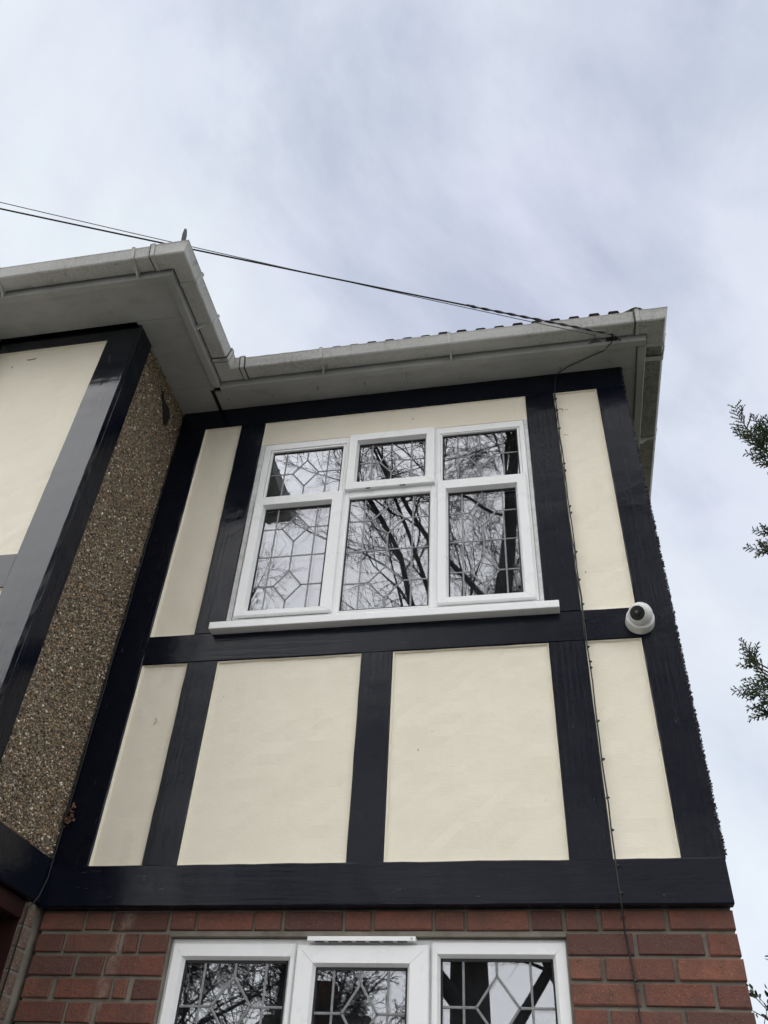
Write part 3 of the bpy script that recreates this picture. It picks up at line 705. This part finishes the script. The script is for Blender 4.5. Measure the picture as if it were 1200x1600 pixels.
for i in range(17): put((-.25-.206*i, FB-.060+TR.uniform(-.004, .004), ZT-.036+TR.uniform(-.003, .003)), 0)
for i in range(3): put((FS+.056, -.80+.206*i, ZT-.014), RAD(90))
for i in range(12): put((FR+.050, .06+.206*i, ZT-.016+TR.uniform(-.002, .002)), RAD(90))
if 'used' in first: del first['used']
def hip(x, y, dx, dy, n):
    p = Vector((x, y, FZ+.150)); d = Vector((dx, dy, TP*1.0)).normalized(); s_ = Vector((-dy, dx, 0)).normalized(); u_ = d.cross(s_)
    if u_.z < 0: u_ = -u_
    for i in range(n):
        q = MB(); vs = []
        for t_, rr in ((0, .098), (.44, .085)):
            for k in range(9):
                an = math.pi*k/8; vs.append(p+d*(i*.40+t_)+s_*math.cos(an)*rr*1.1+u_*math.sin(an)*rr*.75)
        for t_, rr in ((0, .082), (.44, .07)):
            for k in range(9):
                an = math.pi*k/8; vs.append(p+d*(i*.40+t_)+s_*math.cos(an)*rr*1.1+u_*math.sin(an)*rr*.75)
        fs = []
        for k in range(8): fs += [(k, k+1, 9+k+1, 9+k), (18+k, 27+k, 27+k+1, 18+k+1), (k, 18+k, 18+k+1, k+1), (9+k, 9+k+1, 27+k+1, 27+k)]
        q.add(vs, fs); q.build('hip_tile', 'tile', roof)
hip(2.245, -.190, -1, 1, 6); hip(-.150, -.94, -1, 1, 3)
q = MB(); q.prism([(-.1375, .12), (-.1155, .12), (-.1075, .262), (-.112, .300), (-.124, .306), (-.1325, .270)], lambda a, p, r: (p, a-.25*(r-.12), FZ+r), -.985, -.978)
q.build('hip_iron', 'dark_iron', roof, bevel=.001)

# ------------------------------------------------------------------ security camera on the corner post
sc_loc = Vector((1.970, -.0005, 3.628))
sc = empty('security_camera', sc_loc); tag(sc, 'round white security camera on the black post at the wall corner', 'camera')
def lathe(q, prof, axis, org, seg=40):
    ax = Vector(axis).normalized(); a = ax.orthogonal().normalized(); b = ax.cross(a); vs = []; n = len(prof)
    for (r, h) in prof:
        for k in range(seg):
            an = 2*math.pi*k/seg; vs.append(Vector(org)+ax*h+(a*math.cos(an)+b*math.sin(an))*r)
    fs = []
    for i in range(n-1):
        for k in range(seg): l = (k+1) % seg; fs.append((i*seg+k, i*seg+l, (i+1)*seg+l, (i+1)*seg+k))
    fs += [tuple(range(seg-1, -1, -1)), tuple((n-1)*seg+k for k in range(seg))]
    q.add(vs, fs)
q = MB(); lathe(q, [(.058, 0), (.0600, .004), (.0600, .012), (.0585, .040), (.0570, .046), (.0545, .048), (.050, .0485)], (0, -1, 0), (0, 0, 0)); q.build('base', 'camera_white', sc, smooth=False, bevel=.001)
bc = Vector((0, -.062, .004)); 
ball = MB(); pr_ = []
for k in range(19):
    an = math.pi*(.0+.745*k/18); pr_.append((max(.0004, .0505*math.sin(an)), -.0505*math.cos(an)))
ld_ = (CAM-(sc_loc+bc)).normalized(); look = (ld_+Vector((-.30, 0, .14))).normalized()
lathe(ball, pr_, look, bc, 40); bo = ball.build('dome', 'camera_white', sc, smooth=True)
q = MB(); lathe(q, [(.0345, .034), (.0342, .0385), (.0332, .0400), (.0322, .0400), (.0316, .0385), (.0314, .0355)], look, bc); q.build('lens_ring', 'camera_white', bo, smooth=False)
q = MB(); lathe(q, [(.0316, .0350), (.0316, .0368), (.014, .0375)], look, bc); q.build('lens_surround', 'lens_black', bo)
q = MB(); lathe(q, [(.0135, .0400), (.0135, .0440), (.0100, .0445), (.0095, .0425)], look, bc); q.build('lens_barrel', 'led', bo)
q = MB(); lathe(q, [(.0095, .0420), (.0085, .0440), (.005, .0452), (.0003, .0456)], look, bc); q.build('lens', 'lens_glass', bo, smooth=True)
q = MB(); a_ = look.orthogonal().normalized(); b_ = look.cross(a_)
for k in range(14):
    an = 2*math.pi*k/14; lathe(q, [(.0030, .0365), (.0026, .0385), (.0004, .0390)], look, bc+(a_*math.cos(an)+b_*math.sin(an))*.0230, 8)
q.build('infrared_led', 'led', bo)

# ------------------------------------------------------------------ cables
def ray_y(u, v, y):
    d = pix(u, v, 1)-CAM; return CAM+d*((y-CAM.y)/d.y)
hook = ray_y(958, 523, -.252); hook2 = ray_y(930, 524, -.240)
brk = MB(); fz_ = 5.318; brk.box(hook.x-.03, hook.x+.03, FM-.005, FM+.001, fz_-.014, fz_+.014)
brk.tube([Vector((hook.x, FM+.001, fz_)), Vector((hook.x, FM-.035, fz_-.012)), hook+Vector((0, .004, .004)), hook+Vector((-.006, -.006, -.004)), hook+Vector((-.012, .002, .006))], .0042, 6)
brk.tube([Vector((hook.x+.045, FM+.001, fz_-.012)), hook+Vector((.004, .006, .0))], .0034, 6)
brk.build('cable_bracket', 'cable', house)
q = MB(); b0 = Vector((hook2.x, FM+.001, 5.316))
q.add([b0+Vector((-.040, 0, -.014)), b0+Vector((.040, 0, -.008)), b0+Vector((.0, -.004, .018)), b0+Vector((0, -.016, -.006))], [(0, 1, 3), (0, 3, 2), (1, 2, 3), (0, 2, 1)])
q.tube([b0+Vector((0, -.004, 0)), hook2], .003, 5); q.build('cable_bracket', 'steel', house)
def sag(a, b, s_, n=40): return [a.lerp(b, i/n)-Vector((0, 0, 4*s_*(i/n)*(1-i/n))) for i in range(n+1)]
dirA = pix(0, 326, 5.0)-hook; far = hook+dirA*4.1+Vector((0, 0, .25))
near = pix(0, 326, 5.0)
c1 = sag(hook+Vector((-.006, -.004, .0)), near, .012, 30)+sag(near, far, .25, 20)[1:]
q = MB(); q.tube(c1, .0046, 6); o = q.build('overhead_cable', 'cable', None, smooth=True); tag(o, 'thick black overhead cable spliced with a twisted grip at the eaves bracket', 'cable')
gp = [c1[0].lerp(Vector(c1[7]), i/40) for i in range(41)]
q = MB()
for ph in (0, math.pi):
    q.tube([p+Vector((0, math.cos(i*.85+ph), math.sin(i*.85+ph)))*.0058 for i, p in enumerate(gp)], .0026, 5)
q.build('twisted_grip', 'steel', o, smooth=True)
q = MB(); q.tube([gp[40]+Vector((.01, 0, 0)), gp[40], gp[40]+Vector((-.03, -.005, .016))], [.008, .008, .004], 6); q.build('splice', 'cable', o)
near2 = pix(0, 316, 5.0)
c2 = sag(hook2, near2, .016, 30)+sag(near2, far+Vector((0, 0, .12)), .2, 20)[1:]
q = MB(); q.tube(c2, .0024, 5); o = q.build('overhead_cable', 'cable_grey', None, smooth=True); tag(o, 'thin grey overhead wire running beside the thick black cable', 'cable')
# drop cable: from the bracket, under the soffit, down the post
XC = X[6]+.006
drop = [hook, hook+Vector((.006, .012, -.008)), Vector((hook.x-.008, FM-.012, FZ-.010)), Vector((2.02, FM+.05, ZS-.014)), Vector((1.93, FM+.09, ZS-.012)), Vector((1.83, FM+.135, ZS-.012)), Vector((1.775, -.018, ZS-.012)), Vector((1.755, -.009, ZS-.05)), Vector((XC+.002, -.007, Z4-.02))]
z = Z4-.1; CR = random.Random(5)
while z > Z1+.03:
    drop.append(Vector((XC+CR.uniform(-.002, .0025), -.006+CR.uniform(-.002, .001), z))); z -= .085
drop += [Vector((XC, -.010, Z1+.01)), Vector((XC-.002, -.020, Z1-.02)), Vector((XC, -.020, Z0+.02)), Vector((XC+.001, -.012, Z0-.02)), Vector((XC+.002, BY-.006, 2.42)), Vector((XC+.012, BY-.007, 2.3)), Vector((XC+.018, BY-.007, 1.9)), Vector((XC+.02, BY-.007, .3))]
q = MB(); q.tube(drop, .0030, 6); dc = q.build('wall_cable', 'cable', None, smooth=True); tag(dc, 'black cable clipped down the post edge and over the brickwork', 'cable')
q = MB(); q.tube([p+Vector((-.0055+CR.uniform(-.004, .003), -.001, 0)) for p in drop[8:28]], .0022, 5); q.build('second_strand', 'cable', dc, smooth=True)
zc = [5.09, 5.00, 4.86, 4.60, 4.55, 4.31, 4.27, 4.03, 3.87, 3.74, 3.66, 3.52, 3.45, 3.42, 3.18, 3.02, 2.87, 2.75, 2.62, 2.53, 2.46, 2.27, 2.24]
clip0 = None
for i, zz in enumerate(zc):
    yy = -.007 if zz > Z1 else (-.021 if zz > Z0 else BY-.008)
    if clip0 is None:
        q = MB(); q.box(-.0045, .0045, -.003, .006, -.004, .004); lathe(q, [(.0025, -.0), (.0032, .004), (.001, .006)], (1, -.4, .1), (.003, 0, 0), 8); clip0 = q.build('clip', 'cable', dc); c_ = clip0
    else:
        c_ = clip0.copy(); COL.objects.link(c_); c_.parent = dc
    c_.location = (XC+.002+CR.uniform(-.001, .001) if zz > 2.4 else XC+.0165, yy, zz); c_.rotation_euler = (CR.uniform(-.3, .3), CR.uniform(-.6, .6), CR.uniform(-.3, .3))
# thin cable in the inner corner
pts = [Vector((XL+.012, -.007, 4.55))]
zz = 4.4
while zz > 2.72: pts.append(Vector((XL+.009+CR.uniform(-.003, .004), -.009+CR.uniform(-.002, .002), zz))); zz -= .12
pts += [Vector((XL+.014, -.016, 2.68)), Vector((XL+.018, -.022, 2.60)), Vector((XL+.016, -.040, 2.53)), Vector((XL+.012, -.058, 2.497)), Vector((XL-.002, -.062, 2.48)), Vector((XL-.004, -.060, 2.0))]
q = MB(); q.tube(pts, .0024, 6); o = q.build('corner_cable', 'cable', None, smooth=True); tag(o, 'thin dark cable running down the inner corner beside the pebbledash', 'cable')
# dry leaves caught in the corner
cl = empty('leaf_clump', (XL+.03, -.003, 2.85)); tag(cl, 'small clump of dry brown leaves caught in the inner corner', 'leaves')
q = MB()
for i in range(40):
    p = Vector((CR.gauss(0, .009), -.004+CR.uniform(-.01, .002), CR.gauss(0, .022))); a = Vector((CR.gauss(0, 1), CR.gauss(0, 1), CR.gauss(0, 1))).normalized(); b = a.orthogonal().normalized(); c = a.cross(b)
    q.add([p-a*.009, p+b*.005+c*.002, p+a*.009, p-b*.005+c*.002], [(0, 1, 2, 3)])
q.build('dry_leaf', 'dryleaf', cl)
# wasp-hole like gap in the pebbledash and small blemishes on the render
q = MB(); v_ = []
for k in range(14):
    an = 2*math.pi*k/14; r_ = 1+.35*math.sin(3*an+1)+CR.uniform(-.15, .15); v_.append((-.4505, -.205+.05*r_*math.cos(an)-.05*math.sin(an), 5.125+.070*r_*math.sin(an)))
q.add(v_+[(-.4585, y_, z_) for _, y_, z_ in v_], [tuple(range(14))]+[(i, (i+1) % 14, 14+(i+1) % 14, 14+i) for i in range(14)]); q.build('render_gap', 'gasket', dashwall)
def mark(pts, y, wd=.0016):
    q = MB(); q.tube([(x_, y, z_) for x_, z_ in pts], wd, 4); q.build('paint_blemish', 'dryleaf', house)
mark([(-.162, 3.292), (-.152, 3.275), (-.164, 3.26)], .0165, .0011); mark([(-1.08, 5.13), (-1.05, 5.128), (-1.03, 5.136)], YB+.0165, .003); mark([(-1.16, 5.09), (-1.15, 5.075)], YB+.0165, .0025)
mark([(1.755, 5.035), (1.775, 5.028), (1.772, 5.015)], .0165, .002); mark([(1.785, 5.02), (1.80, 5.022)], .0165, .0012); mark([(1.762, 4.83), (1.785, 4.825)], .0165, .0015); mark([(.95, 5.07), (.955, 5.064)], .0115, .003); mark([(1.775, 3.93), (1.777, 3.925)], .0165, .003)
mark([(1.02, 3.10), (1.022, 3.092)], .0165, .002)

# ------------------------------------------------------------------ trees
def wander(rg, p, d, L, n, curl, lift):
    pts = [p.copy()]; d = d.copy()
    for i in range(n):
        d = (d+Vector((rg.gauss(0, curl), rg.gauss(0, curl), rg.gauss(0, curl)+lift))).normalized(); p = p+d*(L/n); pts.append(p.copy())
    return pts, d
def bare_tree(name, loc, label, seed, H=14, r0=.28, lean=(0, 0, 1), fork=.25, limbs=9, dens=1.0, ivy=0):
    rg = random.Random(seed); root = empty(name, loc); tag(root, label, 'tree', 'bare trees across the drive')
    tr = MB(); br = MB(); tw = MB()
    trunk, _ = wander(rg, Vector((0, 0, -.1)), Vector(lean).normalized(), H*.8, 14, .045, .05)
    tr.tube(trunk, [r0*(1.25 if i == 0 else 1)*(1-.80*i/14) for i in range(15)], 12)
    def sub(p, d, L, r, lev):
        n = (7, 6, 4, 3)[lev]; pts, _ = wander(rg, p, d, L, n, (.14, .19, .24, .28)[lev], (.06, .05, .03, .02)[lev])
        rad = [max((.008, .006, .0045, .0034)[lev], r*(1-.82*i/n)) for i in range(n+1)]
        (br if lev < 2 else tw).tube(pts, rad, (7, 5, 3, 3)[lev], cap=False)
        if lev == 3: return
        cnt = int(((10, 12, 8)[lev])*dens)
        for c in range(cnt):
            t_ = rg.uniform(.16, 1.0); i = min(n-1, int(t_*n)); b = pts[i].lerp(pts[i+1], t_*n-i)
            ax = (pts[i+1]-pts[i]).normalized(); o = ax.orthogonal().normalized(); o.rotate(Matrix.Rotation(rg.uniform(0, 6.283), 3, ax))
            nd = (ax*rg.uniform(.55, 1.0)+o*rg.uniform(.55, .95)).normalized()
            sub(b, nd, L*rg.uniform(.34, .58)*(1.05-.45*t_), max(.004, r*(1-.82*t_)*rg.uniform(.45, .68)), lev+1)
    for k in range(limbs):
        t_ = fork+(1-fork)*k/(limbs-1)*.98; i = min(13, int(t_*14)); b = trunk[i].lerp(trunk[i+1], t_*14-i)
        an = k*2.4+rg.uniform(-.4, .4); d = Vector((math.cos(an), math.sin(an), rg.uniform(.55, 1.25))).normalized()
        sub(b, d, H*rg.uniform(.30, .46)*(1.1-.5*t_), r0*(1-.80*t_)*rg.uniform(.26, .42), 0)
    if ivy:
        iv = MB()
        for k in range(int(900*ivy)):
            hh = rg.uniform(.3, ivy); i = min(13, int(hh/(H*.8)*14)); c = trunk[i].lerp(trunk[i+1], hh/(H*.8)*14-i)
            an = rg.uniform(0, 6.283); R_ = (.55+.3*math.sin(hh*2.1+seed)+.2*math.sin(an*3+hh))*rg.uniform(.55, 1.25)*(1 if hh < ivy-1.5 else .6)
            p = c+Vector((math.cos(an)*R_, math.sin(an)*R_, 0)); a = Vector((rg.gauss(0, 1), rg.gauss(0, 1), rg.gauss(0, 1))).normalized(); b = a.orthogonal().normalized(); L = rg.uniform(.05, .10)
            iv.add([p-a*L, p+b*L*.7, p+a*L, p-b*L*.7], [(0, 1, 2, 3)])
        tag(iv.build('ivy', 'leaf', root), kind='stuff')
    tr.build('trunk', 'bark', root, smooth=True); br.build('branches', 'bark', root, smooth=True); tw.build('crown', 'twig', root)
    return root
bare_tree('bare_tree', (.35, -9.4, 0), 'tall leafless tree with a leaning trunk beyond the drive', 4, 19.5, .34, (-.06, .02, 1), .2, 17, 1.0)
bare_tree('bare_tree', (4.1, -10.4, 0), 'leafless tree with an upright trunk beyond the drive', 9, 21, .30, (-.04, .0, 1), .2, 17, 1.0)
bare_tree('bare_tree', (-4.6, -10.0, 0), 'shorter leafless tree with spreading crown beyond the drive', 15, 11.5, .18, (.05, 0, 1), .16, 14, 1.0)
bare_tree('bare_tree', (2.2, -17.4, 0), 'leafless tree standing on the far side of the road', 23, 21, .32, (.02, .0, 1), .2, 16, 1.0)
bare_tree('bare_tree', (6.2, -11.8, 0), 'leafless tree with a crooked trunk beyond the driveway end', 41, 17, .25, (.08, .0, 1), .2, 13, .9)
bare_tree('bare_tree', (-2.0, -8.3, 0), 'small leafless thorn tree with a dense low crown by the pavement', 52, 7.5, .12, (.03, .0, 1), .2, 14, 1.0)

def cypress(loc, H, tips, label):
    rg = random.Random(31); root = empty('cypress_tree', loc); tag(root, label, 'tree'); base = Vector(loc)
    tr = MB(); tr.tube([(0, 0, -.1), (.05, .02, H*.3), (.02, -.03, H*.65), (0, 0, H*.95)], [.17, .13, .07, .015], 10); tr.build('trunk', 'bark', root, smooth=True)
    limbs = MB(); fo = MB()
    def prism3(a, b, r0, r1):
        fo.tube([a, b], [r0, r1], 3, cap=False)
    def spray(p, d, L, nrm):
        nrm = nrm.normalized(); side = d.cross(nrm).normalized(); n = int(L/.017); prev = p; dd = d.copy()
        for i in range(1, n+1):
            dd = (dd+Vector((rg.gauss(0, .07), rg.gauss(0, .07), rg.gauss(0, .07)))).normalized(); nx = prev+dd*(L/n); f = i/n
            prism3(prev, nx, .0060*(1-f)+.0022, .0060*(1-f)+.0016)
            sg = 1 if i % 2 else -1; bl = L*.42*(1-.75*f)*rg.uniform(.5, 1.15)*(.5+min(1, f*2.5)*.5)
            bd = (dd*.8+side*sg*.75+nrm*rg.gauss(0, .28)).normalized(); bp = prev; m_ = max(2, int(bl/.016))
            for k in range(1, m_+1):
                bn = bp+(bd+Vector((rg.gauss(0, .1), rg.gauss(0, .1), rg.gauss(0, .1)))).normalized()*(bl/m_); g_ = k/m_
                prism3(bp, bn, .0062*(1-g_*.65), .0052*(1-g_*.65)+.0008)
                for s2 in (1, -1):
                    if rg.random() < .85:
                        sd_ = (bd*.85+side*s2*.6*sg+nrm*rg.gauss(0, .35)+dd*.15).normalized(); prism3(bn, bn+sd_*rg.uniform(.012, .034)*(1.2-.6*g_), .0052, .0014)
                bp = bn
            prev = nx
    def limb(a, b, ns, Ls):
        mid = a.lerp(b, .5)+Vector((0, 0, -.08)); pts = [a, a.lerp(mid, .5)+Vector((0, 0, -.03)), mid, mid.lerp(b, .55)+Vector((0, 0, -.02)), b]
        limbs.tube(pts, [.022, .017, .012, .008, .003], 5, cap=False)
        ax = (b-a).normalized()
        for i in range(ns):
            t_ = .28+.72*i/(ns-1); j = min(3, int(t_*4)); p = pts[j].lerp(pts[j+1], t_*4-j)
            o = ax.orthogonal().normalized(); o.rotate(Matrix.Rotation(rg.uniform(0, 6.283), 3, ax))
            d = (ax*rg.uniform(.6, 1)+o*.65*(1-.7*t_)+Vector((0, 0, .25))).normalized(); spray(p, d, Ls*rg.uniform(.6, 1.1)*(1.05-.35*t_), Vector((rg.gauss(0, .5), rg.gauss(0, .5), 1)))
        spray(b-ax*.02, (ax+Vector((0, 0, .12))).normalized(), Ls*.7, Vector((rg.gauss(0, .4), rg.gauss(0, .4), 1)))
    for (b_, t_, zb) in tips:
        b_ = Vector(b_)-base; t_ = Vector(t_)-base; a = Vector((0, 0, zb))
        limbs.tube([a, a.lerp(b_, .5)+Vector((0, 0, -.06)), b_], [.022, .013, .006], 5, cap=False)
        nm = (t_-(CAM-base)).normalized()+Vector((rg.gauss(0, .45), rg.gauss(0, .45), rg.gauss(0, .45)))
        spray(b_, (t_-b_).normalized(), (t_-b_).length, nm)
        m_ = b_.lerp(t_, .25)
        for q_ in (-1, 1):
            dv = (t_-b_).normalized(); sd_ = dv.cross(nm).normalized()*q_; spray(m_, (dv+sd_*.55).normalized(), (t_-b_).length*rg.uniform(.4, .6), nm)
    for k in range(46):
        z0 = 1.0+k*(H-1.6)/46; an = k*2.399+.3; rr = 1.55*min(1, (H-z0)/3.2)*rg.uniform(.8, 1.0); d = Vector((math.cos(an), math.sin(an), 0))
        tip = d*rr+Vector((0, 0, z0+rr*.45))
        q_ = base+tip
        limb(Vector((0, 0, z0)), tip, 6, .42)
    limbs.build('branch', 'bark', root); fo.build('crown', 'cypress', root)
D = 7.0
tips = [(pix(a, b, D+dd*.4), pix(c, d, D+dd), zb) for a, b, c, d, zb, dd in [
    (1203, 722, 1157, 618, 4.9, 0), (1196, 702, 1158, 655, 4.9, .1), (1202, 705, 1161, 683, 4.8, -.1), (1208, 716, 1162, 706, 4.8, .1), (1208, 704, 1182, 645, 4.9, .2), (1214, 694, 1195, 648, 4.9, -.1), (1210, 730, 1176, 714, 4.7, .2), (1222, 740, 1194, 728, 4.7, 0),
    (1214, 836, 1175, 823, 4.4, 0), (1216, 864, 1163, 849, 4.3, .1), (1220, 858, 1190, 846, 4.3, .2),
    (1194, 1052, 1152, 997, 3.7, 0), (1188, 1038, 1153, 1015, 3.7, .1), (1184, 1042, 1152, 1037, 3.7, -.1), (1210, 1060, 1168, 1060, 3.6, .1), (1206, 1078, 1143, 1071, 3.5, 0), (1200, 1086, 1150, 1081, 3.5, .1), (1210, 1098, 1165, 1096, 3.4, -.1), (1210, 1113, 1167, 1116, 3.4, .1), (1218, 1040, 1196, 1028, 3.7, .2), (1214, 1084, 1180, 1056, 3.6, .2), (1216, 1100, 1186, 1084, 3.5, .2), (1214, 1120, 1182, 1108, 3.4, .1)]]
cypress((5.25, 3.1, 0), 8.6, tips, 'dark green cypress tree reaching out past the house corner')
def shrub(loc, H, label):
    rg = random.Random(77); root = empty('shrub', loc); tag(root, label, 'shrub'); st = MB(); lf = MB()
    def leaf(p, d):
        s_ = d.orthogonal().normalized(); s_.rotate(Matrix.Rotation(rg.uniform(0, 6.28), 3, d)); L = rg.uniform(.028, .05); wv = L*.24; n_ = d.cross(s_)
        lf.add([p, p+d*L*.35+s_*wv+n_*.004, p+d*L*.75+s_*wv*.7+n_*.003, p+d*L, p+d*L*.75-s_*wv*.7+n_*.003, p+d*L*.35-s_*wv+n_*.004], [(0, 1, 2, 3), (0, 3, 4, 5)])
    def shoot(p, d, L, r, lev):
        pts, _ = wander(rg, p, d, L, 6, .13, .05); st.tube(pts, [r*(1-.8*i/6) for i in range(7)], 4, cap=False)
        if lev < 2:
            for c in range(7 if lev == 0 else 6):
                t_ = rg.uniform(.3, 1); i = min(5, int(t_*6)); b = pts[i].lerp(pts[i+1], t_*6-i); o = Vector((rg.gauss(0, 1), rg.gauss(0, 1), rg.gauss(0, .6))).normalized()
                shoot(b, ((pts[i+1]-pts[i]).normalized()*.8+o*.7).normalized(), L*rg.uniform(.35, .55), r*.5, lev+1)
        else:
            for c in range(16):
                t_ = rg.uniform(.05, 1); i = min(5, int(t_*6)); b = pts[i].lerp(pts[i+1], t_*6-i); leaf(b, ((pts[i+1]-pts[i]).normalized()*.6+Vector((rg.gauss(0, .6), rg.gauss(0, .6), rg.gauss(0, .6)))).normalized())
    for k in range(16):
        an = k*2.4; shoot(Vector((.08*math.cos(an), .08*math.sin(an), -.05)), Vector((.28*math.cos(an), .28*math.sin(an), 1)).normalized(), H*rg.uniform(.66, .86), .016, 0)
    st.build('stem', 'twig', root); lf.build('foliage', 'leaf', root)
shrub((3.1, 3.25, 0), 2.95, 'leafy evergreen shrub growing behind the brick corner')

# ------------------------------------------------------------------ across the road (seen in the glass)
def far_house(x, y, label, wdt=7.5, fm='farwall'):
    h = empty('opposite_house', (x, y, 0)); tag(h, label, 'house', None)
    q = MB(); q.box(-wdt/2, wdt/2, -7, 0, 0, 3.7); q.build('wall', fm, h)
    q = MB(); e_ = .45; a = wdt/2+e_
    q.add([(-a, e_, 3.6), (a, e_, 3.6), (a, -7-e_, 3.6), (-a, -7-e_, 3.6), (-a*.42, -3.5, 7.0), (a*.42, -3.5, 7.0)], [(0, 1, 5, 4), (1, 2, 5), (2, 3, 4, 5), (3, 0, 4), (0, 3, 2, 1)]); rf = q.build('roof', 'roof', h)
    q = MB(); q.box(-.5, .6, -3.9, -3.0, 5.8, 7.9); q.build('chimney', 'lowbrick', rf, bevel=.02)
    for (wx, wz, ww, wh) in ((-2.2, .9, 2.0, 1.5), (.4, 1.1, 1.0, 1.3)):
        q = MB(); ring(q, (wx-ww/2, wx+ww/2, wz, wz+wh), (wx-ww/2+.08, wx+ww/2-.08, wz+.08, wz+wh-.08), -.02, .06, .01); wn = q.build('window', 'upvc', h)
        wn.rotation_euler = (0, 0, math.pi); bx('pane', 'lens_glass', wn, wx-ww/2+.07, wx+ww/2-.07, -.0, .01, wz+.07, wz+wh-.07)
    q = MB(); q.box(1.3, 2.3, .0, .06, 0, 2.1); d = q.build('door', 'maroon', h, bevel=.01)
far_house(-6.6, -24, 'pale roughcast house with hipped roof across the road')
far_house(4.6, -25, 'red brick house with hipped roof across the road', 8, 'lowbrick')
# telegraph pole that carries the overhead cables
tp = empty('telegraph_pole', (far.x, far.y, 0)); tag(tp, 'wooden telegraph pole carrying the overhead cables', 'pole')
q = MB(); q.tube([(0, 0, -.3), (0, 0, far.z+.5)], [.15, .10], 12); q.build('pole', 'bark', tp, smooth=True)
q = MB(); q.box(-.5, .5, -.05, .05, far.z-.02, far.z+.08); q.build('crossarm', 'bark', tp)
